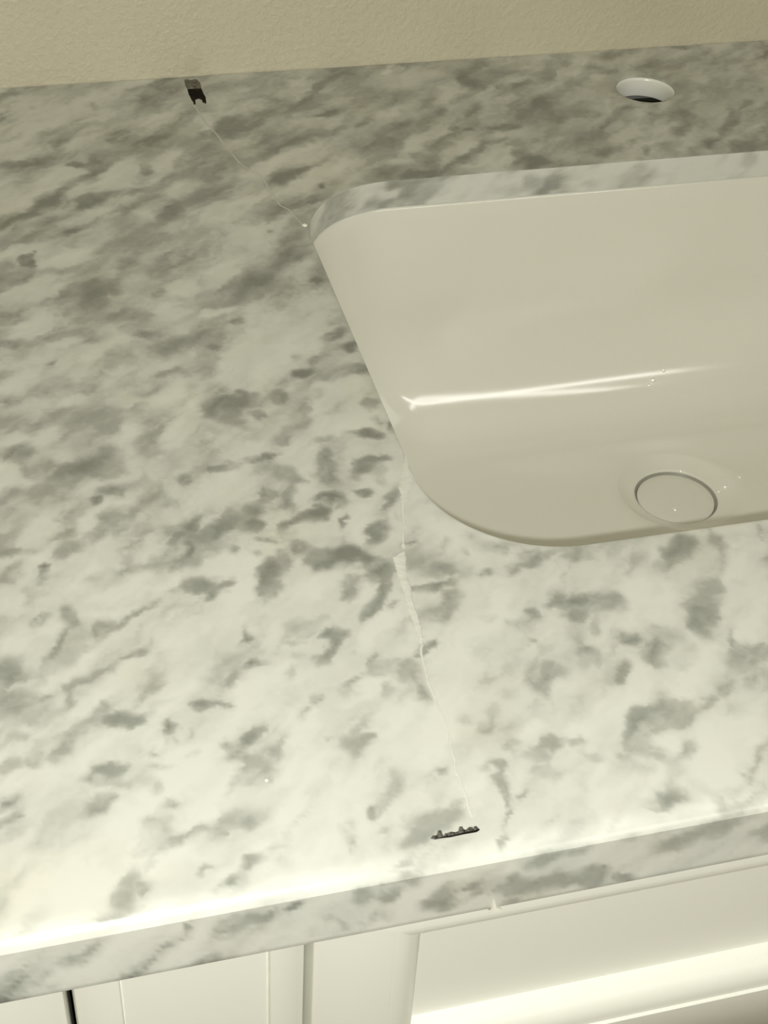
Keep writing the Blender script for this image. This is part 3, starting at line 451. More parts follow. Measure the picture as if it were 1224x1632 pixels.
0,2,1284,-5466,348,-153,-78,-360,35 0,2,-203,-244,383,22,223,-346,50 0,1,-791,-4594,398,70,162,-548,20 0,2,-481,-5495,329,156,225,-318,30 0,2,-676,-4294,273,25,94,-511,75
0,2,-157,-5171,213,108,404,-464,50 0,2,-331,-4763,233,59,289,-551,45 0,2,264,-5354,323,60,177,-419,40 0,2,687,-5101,63,292,472,-149,35 0,2,1913,-904,372,-130,-129,-353,70
0,2,300,-3281,307,-77,-156,-448,80 0,2,-659,-4062,227,192,491,-244,55 0,2,-411,-251,403,-31,-57,-368,50 0,2,1696,-5064,63,298,459,-219,50 0,2,-372,-5045,206,-30,-154,-709,60
0,2,139,-5437,213,-197,-429,-314,45 0,2,794,-4213,86,172,730,-308,55 0,2,743,-5195,380,-126,-81,-374,35 0,2,-65,-4718,103,217,612,-195,40 0,2,161,-4050,268,-104,-303,-456,70
0,2,254,-4850,316,-75,-99,-467,30 0,2,-610,-5574,291,29,52,-541,50 0,2,-645,-4852,231,-7,-65,-688,50 0,2,269,-5574,335,64,178,-450,35 0,2,629,-5067,315,-96,-104,-484,50
0,2,-788,-5257,370,-29,-95,-432,25 0,2,-409,-5104,318,113,261,-420,60 0,2,-509,-5365,366,-47,-97,-437,30 0,2,301,-5000,246,135,425,-436,35 0,2,-70,-5506,123,-291,-514,-124,20
0,2,750,-3415,340,-87,-90,-465,55 0,2,-163,-4835,393,-67,-88,-411,60 0,2,769,-4338,340,-100,-96,-469,65 0,2,270,-4501,452,-102,-75,-362,40 0,2,-414,-5104,418,-57,-87,-399,50
0,2,932,-5227,209,-218,-496,-306,50 0,2,1357,-5510,181,58,502,-793,20 0,2,391,-4876,408,131,245,-346,65 0,2,-868,-5375,67,301,570,-38,25 0,2,-510,-4745,253,159,477,-394,55
0,2,1084,-5324,293,-94,-60,-583,50 0,2,590,-5569,54,243,678,-221,45 1,2,835,-5651,310,94,71,-553,40 0,2,567,-3841,328,-62,-32,-537,65 0,2,-321,-5324,281,99,307,-528,40
0,2,-733,-2980,232,-15,-145,-763,60 0,2,179,-4855,430,-40,10,-419,55 0,2,566,-3842,362,-26,101,-506,80 0,2,-822,-4899,172,234,621,-222,35 0,2,1624,-4737,203,-218,-582,-292,60
0,2,839,-4604,349,-110,-104,-501,35 1,2,-52,-5668,365,34,-41,-518,65 0,2,1440,-4988,366,4,209,-511,40 0,2,501,-5393,318,48,231,-568,30 0,2,1423,-4775,425,-176,-88,-420,50
0,2,-840,-4953,249,145,505,-485,50 0,2,-293,-5463,241,107,440,-636,30 0,2,692,-5545,296,92,336,-574,20 0,2,66,-4450,308,-22,29,-655,30 0,2,546,-4702,313,92,382,-531,55
0,2,-716,-4656,251,-21,-168,-791,55 0,2,511,-2898,423,-68,-15,-478,50 0,2,1015,-4612,387,-81,18,-530,50 0,2,-333,-4879,309,-111,-330,-541,60 0,2,672,-5269,345,-138,-179,-528,55
0,2,1664,-4879,69,201,884,-471,50 0,2,-514,-2750,347,-14,-17,-618,70 0,2,-123,-5062,282,-164,-462,-495,60 0,2,-437,-3706,493,27,96,-435,80 0,2,-94,-5438,235,98,490,-726,42
0,2,1096,-5521,302,-77,-5,-724,50 0,2,-768,-4943,351,-27,-135,-624,35 0,2,855,-5032,349,33,264,-615,35 0,2,908,-5322,294,-20,157,-778,40 0,2,852,-4278,559,-169,-78,-382,50
0,2,-541,-4472,429,-45,-112,-533,40 1,2,-145,-5685,363,74,179,-615,50 0,2,455,-4002,202,183,791,-456,65 0,2,50,-173,469,-55,-76,-499,50 0,2,505,-5243,434,-3,118,-550,50
0,2,1414,-5474,430,-65,106,-577,45 0,2,70,-4881,484,-101,-102,-478,25 0,2,72,-5521,140,127,1028,-814,15 1,2,497,-5763,504,45,-154,-509,70 0,2,-166,-5000,316,-212,-515,-454,40
0,2,179,-3779,158,234,863,-323,65 0,2,234,-3101,614,-112,-77,-405,70 0,2,955,-1408,480,-23,275,-551,80 0,2,-461,-5415,226,182,717,-573,45 0,2,153,-4585,308,-65,-171,-818,55
0,2,651,-5255,322,-103,-166,-767,40 0,2,110,-4740,154,244,876,-370,45 0,2,850,-4285,560,-170,-94,-460,50 0,2,-426,-4555,277,17,161,-978,50 0,2,1415,-4768,453,-187,-117,-560,50
0,2,-4,-4231,450,-27,34,-619,75 0,2,1290,-5557,81,370,703,-315,40 0,2,-648,-4030,524,45,109,-540,80 0,2,22,-4088,441,-27,41,-661,65 0,2,-222,-5529,547,-99,-115,-514,40
0,2,162,-5400,403,239,449,-486,35 0,2,311,-5067,486,-123,-128,-595,40 0,2,793,-3461,697,-184,-82,-426,80 0,2,-47,-5396,230,209,819,-613,20 1,2,633,-5868,400,84,-23,-787,50
0,2,596,-4682,514,-145,-124,-592,65 0,2,95,-4124,499,-95,-131,-643,80 0,2,693,-5392,399,-74,-1,-842,35 0,2,954,-4750,457,72,394,-702,50 0,2,240,-5363,90,410,816,-208,60
0,2,385,-3724,543,-119,-127,-641,70 0,2,677,-4163,559,-153,-127,-625,50 0,2,301,-5081,485,12,182,-787,50 0,2,903,-4653,583,-191,-132,-632,40 0,2,-277,-5016,482,122,365,-745,50
0,2,-410,-4989,513,-70,-166,-769,70 0,2,525,-2798,585,-94,-20,-701,35 0,2,601,-1823,731,-144,-95,-553,50 0,2,-500,-5501,216,375,936,-345,50 0,2,262,-5438,452,-270,-525,-695,30
0,2,-224,-5357,711,-125,-150,-680,45 0,2,319,-4688,738,-178,-140,-666,35 0,2,-647,-5385,155,342,1420,-359,25 0,2,174,-5037,784,-181,-178,-828,40
0,2,-862,-5079,2715,-175,-513,-2344,100"""
STROKES = np.array([[int(v) for v in s.split(',')] for s in STROKES.split()], float)

def vein(p, modes):
    """Greyness of the stone at slab points p (n x 2): cloudy streaks plus the patches of this slab."""
    x, y = p[:, 0], p[:, 1]
    wx = (fbm(x * 70, y * 70, 11, 4, 0.6) - 0.5) * 0.0085 + (fbm(x * 260, y * 260, 15, 3) - 0.5) * 0.0032
    wy = (fbm(x * 70, y * 70, 21, 4, 0.6) - 0.5) * 0.0085 + (fbm(x * 260, y * 260, 25, 3) - 0.5) * 0.0032
    ca, sa = math.cos(0.75), math.sin(0.75)
    a = ((x + wx) * ca + (y + wy) * sa) * 32
    b = (-(x + wx) * sa + (y + wy) * ca) * 74
    streak = fbm(a, b, 31, 5, 0.55)
    g = np.clip((streak - 0.36) * 2.6, 0, 1) * 0.8
    fine = fbm(a * 1.9, b * 2.6, 41, 4, 0.6) - 0.5
    grit = fbm(a * 7, b * 6, 51, 3, 0.6) - 0.5
    fibre = np.clip((fbm(a * 1.25, b * 1.4, 61, 4, 0.6) - 0.5) * 3.2, -0.6, 0.8)
    q = p + np.stack([wx, wy], 1)
    for m, cls, sx, sy, i0, i1, i2, i3, t in STROKES:
        if int(m) not in modes:
            continue
        dx, dy = q[:, 0] - sx * 1e-4, q[:, 1] - sy * 1e-4
        d = np.hypot(i0 * dx + i1 * dy, i2 * dx + i3 * dy) + fine * 0.95 + grit * 0.3
        if cls == 0:
            w = 0.72 * (1 - np.clip((d - 0.9) / 0.35, 0, 1))
        else:
            k = 1 - np.clip((d - 0.45) / (0.95 if cls == 1 else 1.15), 0, 1)
            w = (0.82 if cls == 1 else np.clip(0.86 + 0.5 * fibre, 0.35, 1.0)) * k * k * (3 - 2 * k)
        tt = t / 100 if cls < 2 else min(1.0, t / 100 * 1.08)
        g = g + w * (np.maximum(tt, g) - g if cls == 2 else tt - g)
    return np.clip((g - 0.03) * 1.08 + (streak - 0.5) * 0.2 + fibre * (0.11 + 0.26 * np.minimum(g, 0.6)) + fine * (0.10 + 0.42 * g) + grit * 0.2 * g, 0, 1)

def rrect(off, z, nc=20, nl=110, ns=70):
    """Points of the rounded sink rectangle, grown by off."""
    x0, x1, y0, y1, r = SX0 - off, SX1 + off, SY0 - off, SY1 + off, SR + off
    pts = []
    for cxp, cyp, a0, n_edge, e0, e1 in (
            (x1 - r, y1 - r, 0, nl, (x1 - r, y1), (x0 + r, y1)),
            (x0 + r, y1 - r, 90, ns, (x0, y1 - r), (x0, y0 + r)),
            (x0 + r, y0 + r, 180, nl, (x0 + r, y0), (x1 - r, y0)),
            (x1 - r, y0 + r, 270, ns, (x1, y0 + r), (x1, y1 - r))):
        for k in range(nc):
            t = math.radians(a0 + 90 * k / nc)
            pts.append((cxp + r * math.cos(t), cyp + r * math.sin(t), z))
        for k in range(n_edge):
            s = k / n_edge
            pts.append((e0[0] + (e1[0] - e0[0]) * s, e0[1] + (e1[1] - e0[1]) * s, z))
    return np.array(pts)

def in_rrect(P, off):
    cx_, cy_ = (SX0 + SX1) / 2, (SY0 + SY1) / 2
    qx = np.abs(P[:, 0] - cx_) - ((SX1 - SX0) / 2 - SR)
    qy = np.abs(P[:, 1] - cy_) - ((SY1 - SY0) / 2 - SR)
    d = np.hypot(np.maximum(qx, 0), np.maximum(qy, 0)) + np.minimum(np.maximum(qx, qy), 0) - SR
    return d < off

countertop = thing('countertop', 'white marble countertop with grey veins and a repaired crack, set against the beige wall',
                   'countertop', (0.3, -0.28, Z0 - T_CUT))

def build_slab():
    VX0, VX1 = -0.12, 0.46      # finely meshed stretch
    h = 0.0014
    xf = np.concatenate([np.linspace(CX0, VX0, 40)[:-1], np.arange(VX0, VX1, h), np.linspace(VX1, CX1, 60)])
    yb, yf = -0.0004, -D + R_FRONT * math.sin(math.radians(58))
    ys = np.linspace(yf, yb, 140)
    rng = np.random.default_rng(5)
    gx, gy = np.meshgrid(np.arange(VX0, VX1, h), np.arange(yf + h, yb - h * 0.6, h))
    P = np.stack([gx.ravel(), gy.ravel()], 1) + rng.uniform(-.25, .25, (gx.size, 2)) * h
    for x0, x1 in ((CX0, VX0), (VX1, CX1)):
        ax, ay = np.meshgrid(np.arange(x0 + .005, x1 - .004, .008), np.arange(yf + .005, yb - .004, .008))
        P = np.concatenate([P, np.stack([ax.ravel(), ay.ravel()], 1)])
    A = 0.0005
    th = np.linspace(0, 2 * math.pi, 64, endpoint=False)
    HC = 0.0012
    hole = np.stack([HX + (HR + HC) * np.cos(th), HY + (HR + HC) * np.sin(th)], 1)
    P = P[~in_rrect(P, A + 0.0007)]
    P = P[np.hypot(P[:, 0] - HX, P[:, 1] - HY) > HR + HC + 0.0006]
    sink = rrect(A, 0)[:, :2]
    outer = np.concatenate([np.stack([xf, np.full_like(xf, yf)], 1),
                            np.stack([np.full(len(ys) - 2, CX1), ys[1:-1]], 1),
                            np.stack([xf[::-1], np.full_like(xf, yb)], 1),
                            np.stack([np.full(len(ys) - 2, CX0), ys[1:-1][::-1]], 1)])
    allp = np.concatenate([outer, sink, hole, P])
    E, o = [], 0
    for loop in (outer, sink, hole):
        n = len(loop)
        E += [(o + i, o + (i + 1) % n) for i in range(n)]
        o += n
    r = delaunay_2d_cdt([Vector(p) for p in allp], E, [], 0, 1e-9)
    top = np.array([tuple(v) for v in r[0]])
    tri = np.array(r[2])
    c = top[tri].mean(1)
    keep = ~in_rrect(c, A - 1e-6) & (np.hypot(c[:, 0] - HX, c[:, 1] - HY) > HR + HC - 1e-5)
    tri = tri[keep]
    V = [np.c_[top, np.zeros(len(top))]]
    F = [tuple(t) for t in tri]
    vn = [vein(top, (0, 1))]
    n0 = len(top)
    # front edge: rounded arris, face, under-edge, underside of the build-up
    a58 = math.radians(58)
    prof = [(-D + R_FRONT * (math.sin(a58) - math.sin(t)), -R_FRONT + R_FRONT * math.cos(t))
            for t in np.linspace(0, a58, 9)]
    prof += [(-D, z) for z in np.linspace(prof[-1][1], -T_FRONT + .0012, 14)[1:]]
    prof += [(-D + .0004, -T_FRONT + .0004), (-D + .0012, -T_FRONT), (-0.522, -T_FRONT), (-0.522, -T_CUT)]
    n = len(xf)
    for k, (y, z) in enumerate(prof):
        V.append(np.stack([xf, np.full(n, y), np.full(n, z)], 1))
        vn.append(vein(np.stack([xf, np.full(n, (y + z) if k < 24 else -D - T_FRONT)], 1), (0, 1)))
        if k:
            for i in range(n - 1):
                F.append((n0 + (k - 1) * n + i, n0 + (k - 1) * n + i + 1, n0 + k * n + i + 1, n0 + k * n + i))
    n0 += n * len(prof)
    # rim of the sink cut-out
    sp = [(A, 0), (A * .5, -.00008), (A * .15, -.00025), (0, -A)] + [(0, z) for z in np.linspace(-A, -T_CUT, 11)[1:]]
    m = None
    for k, (off, z) in enumerate(sp):
        R = rrect(off, z)
        m = len(R)
        V.append(R)
        if k < 2:
            vn.append(vein(R[:, :2], (0, 1)))
        else:
            vn.append(vein(np.stack([R[:, 0] + 0.35 * (R[:, 1] - SY1), R[:, 2]], 1), (2,)) * 0.72)
        if k:
            for i in range(m):
                j = (i + 1) % m
                F.append((n0 + (k - 1) * m + i, n0 + (k - 1) * m + j, n0 + k * m + j, n0 + k * m + i))
    n0 += m * len(sp)
    # rim of the faucet hole (its sleeve is a part of its own)
    hp = [(HR + HC, 0), (HR + .0003, -.0004), (HR + .0001, -.0012), (HR + .0001, -.0118)]
    for k, (rr, z) in enumerate(hp):
        R = np.stack([HX + rr * np.cos(th), HY + rr * np.sin(th), np.full(64, z)], 1)
        V.append(R)
        vn.append(vein(R[:, :2], (0, 1)))
        if k:
            for i in range(64):
                j = (i + 1) % 64
                F.append((n0 + (k - 1) * 64 + i, n0 + (k - 1) * 64 + j, n0 + k * 64 + j, n0 + k * 64 + i))
    n0 += 64 * len(hp)
    # ends and back
    for x in (CX0, CX1):
        q = [(x, -0.0004, 0), (x, -0.0004, -T_CUT), (x, -0.522, -T_CUT), (x, -0.522, -T_FRONT), (x, -D + .0012, -T_FRONT)]
        q += [(x, y, z) for y, z in prof[:22][::-1]]
        V.append(np.array(q)); vn.append(np.full(len(q), 0.2))
        F.append(tuple(range(n0, n0 + len(q)))); n0 += len(q)
    # underside between build-up and wall, in strips round the cut-outs
    def quad(x0, x1, y0, y1, z=-T_CUT):
        nonlocal n0
        V.append(np.array([(x0, y0, z), (x1, y0, z), (x1, y1, z), (x0, y1, z)])); vn.append(np.full(4, .2))
        F.append((n0, n0 + 3, n0 + 2, n0 + 1)); n0 += 4
    quad(CX0, SX0, -0.522, yb); quad(SX1, CX1, -0.522, yb)
    quad(SX0, SX1, -0.522, SY0); quad(SX0, HX - .02, SY1, yb); quad(HX + .02, SX1, SY1, yb)
    quad(HX - .02, HX + .02, SY1, HY - .02); quad(HX - .02, HX + .02, HY + .02, yb)
    V = np.concatenate(V)
    V[:, 2] += Z0
    vn = np.concatenate(vn)
    org = np.array(origin_of(countertop))
    me = bpy.data.meshes.new('slab')
    me.from_pydata((V - org).tolist(), [], F)
    me.materials.append(M_MARBLE)
    at = me.attributes.new('vein', 'FLOAT', 'POINT')
    at.data.foreach_set('value', vn.astype(np.float32))
    bm = bmesh.new(); bm.from_mesh(me)
    bmesh.ops.remove_doubles(bm, verts=bm.verts, dist=1e-6)
    bmesh.ops.recalc_face_normals(bm, faces=bm.faces)
    bm.to_mesh(me); bm.free()
    me.shade_smooth()
    me.set_sharp_from_angle(angle=math.radians(27))
    o = bpy.data.objects.new('slab', me)
    COL.objects.link(o)
    o.parent = countertop
build_slab()

# ------------------------------------------------------------------ crack, chips and sleeve of the slab
def ribbon_vf(L, R, z, h, seed, sub=6, jag=0.0005):
    """Thin uneven strip of resin between two outlines, domed across its width."""
    rng = np.random.default_rng(seed)
    def dense(A):
        A = np.array(A)
        n = len(A)
        t = np.linspace(0, n - 1, (n - 1) * sub + 1)
        return np.stack([np.interp(t, range(n), A[:, 0]), np.interp(t, range(n), A[:, 1])], 1)
    L, R = dense(L), dense(R)
    j = rng.normal(0, jag, (len(L), 2)) * 0.5
    L = L + j * [1, 0]
    R = R + rng.normal(0, jag, (len(L), 2)) * [0.5, 0]
    rows = []
    for k in range(len(L)):
        hh = h * (0.75 + 0.5 * rng.random())
        row = []
        for s, f in ((0, 0), (0.12, 0.8), (0.5, 1), (0.88, 0.8), (1, 0)):
            q = L[k] + (R[k] - L[k]) * s
            row.append((q[0], q[1], z + hh * f))
        rows.append(row)
    return rings_vf(rows, closed=False)

def width_ribbon(C, w0, w1, z, h, seed):
    C = np.array(C)
    ww = np.linspace(w0, w1, len(C))
    return ribbon_vf(C - np.c_[ww / 2, 0 * ww], C + np.c_[ww / 2, 0 * ww], z, h, seed, jag=min(w0, w1) * 0.3)

def plate_vf(P, z, h, inset=0.0002):
    """Thin plate with a bevelled rim over a ragged outline."""
    P = np.array(P)
    c = P.mean(0)
    d = c - P
    Q = P + d / np.linalg.norm(d, axis=1)[:, None] * inset
    return rings_vf([[(x, y, z) for x, y in P], [(x, y, z + h) for x, y in Q]], True, True, True)

LENS_L = [(.07999, -.36409), (.07545, -.37462), (.07214, -.38476), (.07022, -.3934), (.06796, -.40322), (.06559, -.41274), (.06355, -.4207)]
LENS_R = [(.0800, -.36481), (.0790, -.37863), (.07536, -.38767), (.07224, -.3938), (.06887, -.4034), (.06649, -.41292), (.06478, -.42026)]
MAIN_L = [(.06328, -.4215), (.05905, -.42368), (.05881, -.42837), (.05856, -.43257), (.05838, -.43758), (.05763, -.44567), (.05726, -.45126), (.05746, -.4557), (.05713, -.45997), (.05682, -.46612), (.05754, -.46911)]
MAIN_R = [(.0644, -.42173), (.06373, -.42464), (.06285, -.4292), (.06187, -.4341), (.0615, -.43988), (.06045, -.44626), (.06, -.45263), (.06002, -.45623), (.05962, -.46049), (.05871, -.46652), (.05796, -.4692)]
LOW = [(.05748, -.46933), (.05616, -.47285), (.05551, -.47871), (.0547, -.48734), (.0548, -.49453), (.05491, -.49879), (.05532, -.50374), (.05543, -.50788)]
LOW2 = [(.05522, -.51004), (.05387, -.51779), (.0536, -.522), (.05252, -.52562), (.05298, -.52801), (.05285, -.53433), (.05291, -.53747), (.05247, -.5417), (.05249, -.54536)]
BACK = [(.04693, -.03816), (.04939, -.05976), (.05298, -.07342), (.05636, -.09216), (.05916, -.10849), (.06312, -.11776), (.06749, -.12444), (.06958, -.14228), (.07132, -.15711), (.07431, -.16159), (.07718, -.17381), (.07885, -.1808)]
GREY = [(.04656, -.00434), (.04807, -.00321), (.05003, -.00531), (.0523, -.00429), (.05342, -.00446), (.05473, -.00827), (.05483, -.01231), (.05437, -.01692), (.05108, -.01673), (.04979, -.01534), (.04609, -.01598), (.04601, -.01099)]
BLACK = [(.0464, -.01638), (.04961, -.01642), (.05428, -.0169), (.05446, -.02156), (.05453, -.02464), (.05482, -.02861), (.05414, -.03498), (.05336, -.03743), (.05305, -.03481), (.05229, -.03599), (.05225, -.03168), (.05088, -.02974), (.04885, -.03073), (.04821, -.03235), (.04791, -.03659), (.04693, -.03687), (.04698, -.03303), (.04652, -.03123), (.04639, -.02732), (.04607, -.02336)]
FRONT = [(.03762, -.54983), (.03864, -.54899), (.03974, -.54923), (.04084, -.54745), (.04158, -.54761), (.04156, -.54904), (.04179, -.54992), (.04254, -.54901), (.04331, -.54907), (.04438, -.54875), (.04559, -.54933), (.04683, -.54913), (.04761, -.5475), (.0485, -.54751), (.04867, -.54857), (.04918, -.54917), (.0499, -.54873), (.05063, -.54829), (.05156, -.54849), (.05146, -.54943), (.05205, -.54848), (.05277, -.5484), (.05312, -.54919), (.05344, -.54975), (.05299, -.55024), (.05208, -.55064), (.04796, -.55057), (.04399, -.55076), (.0415, -.55056), (.04015, -.5505), (.03896, -.55059)]
ZT = Z0 + 0.00002
v, f = join_vf([ribbon_vf(LENS_L, LENS_R, ZT, .0003, 1), ribbon_vf(MAIN_L, MAIN_R, ZT, .0004, 2, jag=.00025),
                width_ribbon(LOW, .0010, .0006, ZT, .0002, 3), width_ribbon(LOW2, .0007, .0010, ZT, .0002, 4)])
mesh('crack_filler', v, f, M_FILLER, countertop, label='raised white resin filling the crack between sink and front edge')
v, f = width_ribbon(BACK, .0010, .0006, ZT, .00015, 5)
mesh('crack_filler', v, f, M_CRACKBACK, countertop, label='thin pale resin line from the wall to the corner of the sink')
v, f = plate_vf(GREY, ZT, .00012)
mesh('chip', v, f, M_CHIPGREY, countertop, label='worn grey end of the black chip, against the wall')
v, f = plate_vf(BLACK, ZT, .00018)
mesh('chip', v, f, M_CHIP, countertop, label='rectangular chip at the wall end of the crack, its dark pit painted black')
v, f = plate_vf(FRONT, ZT, .00012, .00012)
front_chip = mesh('chip', v, f, M_CHIPRAGGED, countertop, label='ragged chip at the front end of the crack, its dark pit painted on')
v, f = plate_vf([(.0388, -.55050), (.0402, -.55025), (.0415, -.55020), (.0440, -.55030), (.0480, -.55000), (.0520, -.54990), (.0531, -.54975),
                 (.05345, -.54990), (.0530, -.55030), (.05208, -.55066), (.04796, -.55060), (.04399, -.55078), (.0415, -.55060)], ZT + .0001, .00008, .00010)
mesh('chip_edge', v, f, M_CHIP, front_chip, label='solid black lower edge')
# white sleeve of the faucet hole
v, f = lathe_vf(HX, HY, [(HR + .0002, Z0 - .0006), (HR - .0004, Z0 - .0014), (HR - .0006, Z0 - .0024), (HR - .0006, Z0 - .0106),
                         (HR - .0003, Z0 - .0116), (HR + .0002, Z0 - .0116)], 64)
mesh('faucet_hole_sleeve', v, f, M_LINING, countertop, label='glossy white inner wall of the empty faucet hole')
# squeezed-out peak of caulk under the front edge
pk = [(.05640, -.0288), (.05687, -.0272), (.05700, -.0245), (.05715, -.02283), (.05740, -.0245), (.05800, -.0266), (.05960, -.0280), (.06000, -.0288)]
v, f = rings_vf([[(x, -D + .0003, Z0 + z) for x, z in pk], [(x, -D - .0007, Z0 + z) for x, z in pk]], True, True, True)
mesh('caulk_peak', v, f, M_CAULK, countertop, label='small white spike of caulk on the lower edge')

# ------------------------------------------------------------------ undermount sink
DX, DY, DZ = 0.2792, -0.2399, -0.1550
sink = thing('sink', 'white rectangular undermount sink with rounded corners and a round drain', 'sink', (DX, DY, Z0 - 0.165))

def sdf_rr(x, y, inset):
    r = max(SR - 0.35 * inset, 0.03)
    hx, hy = (SX1 - SX0) / 2 - inset - r, (SY1 - SY0) / 2 - inset - r
    qx, qy = np.abs(x - (SX0 + SX1) / 2) - hx, np.abs(y - (SY0 + SY1) / 2) - hy
    return np.hypot(np.maximum(qx, 0), np.maximum(qy, 0)) + np.minimum(np.maximum(qx, qy), 0) - r

R0 = rrect(0, 0, 26, 64, 40)
ANG = np.sort(np.arctan2(R0[:, 1] - DY, R0[:, 0] - DX))

def ray_rr(inset):
    lo, hi = np.zeros_like(ANG), np.full_like(ANG, 0.5)
    for _ in range(40):
        mid = (lo + hi) / 2
        ins = sdf_rr(DX + mid * np.cos(ANG), DY + mid * np.sin(ANG), inset) < 0
        lo = np.where(ins, mid, lo)
        hi = np.where(ins, hi, mid)
    return lo

def basin_rings():
    rings = []
    zr = -T_CUT - 0.0004
    def add(rad, z):
        rings.append([(DX + r * math.cos(a), DY + r * math.sin(a), Z0 + zz)
                      for r, a, zz in zip(rad, ANG, np.broadcast_to(z, rad.shape))])
    add(ray_rr(-.022), zr)
    add(ray_rr(-.001), zr)
    add(ray_rr(-.0003), zr - .0003)
    add(ray_rr(0.0003), zr - .0012)
    ZW, FR, FH = -0.070, 0.048, 0.0765
    for s in np.linspace(0, 1, 9)[1:]:
        add(ray_rr(.0003 + .008 * s), zr - .0012 + (ZW - zr + .0012) * s)
    for t in np.linspace(0, math.pi / 2, 22)[1:]:
        add(ray_rr(.0083 + FR * (1 - math.cos(t))), ZW - FH * math.sin(t))
    ze = ZW - FH
    re = ray_rr(.0083 + FR)
    RF = 0.0340
    for s in np.linspace(0, 1, 20)[1:]:
        add(re + (RF - re) * s, ze + (DZ + .0045 - ze) * (s * s * (3 - 2 * s)) * 1.0)
    for s in np.linspace(0, 1, 9)[1:]:
        add(np.full_like(re, RF + (.0232 - RF) * s), DZ + .0045 * (1 - s) ** 1.3 if s < 1 else DZ)
    add(np.full_like(re, .0230), DZ - .0006)
    add(np.full_like(re, .0229), DZ - .0040)
    # outer side of the shell
    add(np.full_like(re, .0270), DZ - .0060)
    add(np.full_like(re, .0400), DZ - .0075)
    add(ray_rr(.0083 + FR), ze - .010)
    for t in np.linspace(math.pi / 2, 0, 7)[1:]:
        add(ray_rr(.0083 + FR * (1 - math.cos(t)) - .009), ZW - FH * math.sin(t) - .003)
    add(ray_rr(-.009), zr - .012)
    add(ray_rr(-.022), zr - .010)
    rings.append(rings[0])
    return rings
v, f = rings_vf(basin_rings())
basin = mesh('basin', v, f, M_PORCELAIN, sink, angle=60)
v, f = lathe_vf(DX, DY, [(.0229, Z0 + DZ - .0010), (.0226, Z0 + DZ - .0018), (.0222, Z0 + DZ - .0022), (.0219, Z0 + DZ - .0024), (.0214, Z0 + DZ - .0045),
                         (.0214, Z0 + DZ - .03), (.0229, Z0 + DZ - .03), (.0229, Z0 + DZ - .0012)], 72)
mesh('drain_gap', v, f, M_RING, sink, label='thin gap around the drain stopper, its shade painted grey')
v, f = lathe_vf(DX, DY, [(.0001, Z0 + DZ - .0010), (.008, Z0 + DZ - .00105), (.016, Z0 + DZ - .0013), (.0204, Z0 + DZ - .0016), (.0215, Z0 + DZ - .0020), (.0217, Z0 + DZ - .0028),
                         (.0212, Z0 + DZ - .006), (.004, Z0 + DZ - .007), (.0001, Z0 + DZ - .007)], 72)
mesh('drain_stopper', v, f, M_STOPPER, sink, label='pale flat disc closing the drain')

# ------------------------------------------------------------------ cabinets
YF = -0.535         # plane of doors and drawer fronts
YC = -0.5155        # plane of the carcass frame behind them

def framed_front(name, parent, x0, x1, z0, z1, wl, wr, wb, wt, style, label=None, pull=None):
    """Door or drawer front of four mitred frame members and a sunk panel."""
    part = bpy.data.objects.new(name, None)
    part.empty_display_size = 0.03
    part.parent = parent
    part.location = Vector(((x0 + x1) / 2, YF, z0)) - origin_of(parent)
    COL.objects.link(part)
    if label: part['label'] = label
    prof = [(0, .0185, 0), (0, .0028, 0), (.0007, .0008, 0), (.0022, 0, 0), (0, 0, 1)]
    if style == 'moulded':
        prof += [(.0005, .0013, 1), (.0018, .0013, 1)]
        for t in np.linspace(0, math.pi / 2, 9)[1:]:
            prof.append((.0018 + .0112 * math.sin(t), .0013 + .0115 * (1 - math.cos(t)), 1))
        pd = .0129
    else:
        prof += [(.0003, .0008, 1), (.0006, .0016, 1), (.0010, .0016, 1), (.0013, .0010, 1)]
        pd = .00102
    rings = []
    for u, d, inner in prof:
        l, r, b, t = ((wl + u, wr + u, wb + u, wt + u) if inner else (u, u, u, u))
        rings.append([(x0 + l, YF + d, z0 + b), (x1 - r, YF + d, z0 + b), (x1 - r, YF + d, z1 - t), (x0 + l, YF + d, z1 - t)])
    for nm, i in (('rail', 0), ('stile', 1), ('rail', 2), ('stile', 3)):
        j = (i + 1) % 4
        V, F = [], []
        for r in rings:
            V += [r[i], r[j]]
        back = [(rings[-1][i][0], YF + .0185, rings[-1][i][2]), (rings[-1][j][0], YF + .0185, rings[-1][j][2])]
        V += back
        n = len(V) // 2
        for k in range(n):
            m = (k + 1) % n
            F.append((2 * k, 2 * k + 1, 2 * m + 1, 2 * m))
        F += [tuple(range(0, 2 * n, 2)), tuple(range(1, 2 * n, 2))]
        mesh(nm, V, F, M_PAINT, part, angle=40)
    q = rings[-1]
    v, f = box_vf(q[0][0] - .0002, YF + pd, q[0][2] - .0002, q[2][0] + .0002, YF + .0165, q[2][2] + .0002)
    mesh('panel', v, f, M_PAINT, part, smooth=False)
    if pull:
        px, pz = pull
        k = [(.0001, -.024), (.009, -.0238), (.0135, -.021), (.0145, -.017), (.011, -.0135), (.006, -.010), (.0055, -.003), (.009, 0), (.0001, 0)]
        a = np.linspace(0, 2 * math.pi, 28, endpoint=False)
        v, f = rings_vf([[(px + r * math.cos(t), YF + y, pz + r * math.sin(t)) for t in a] for r, y in k])
        mesh('knob', v, f, M_CHROME, part, label='brushed metal knob')
    return part

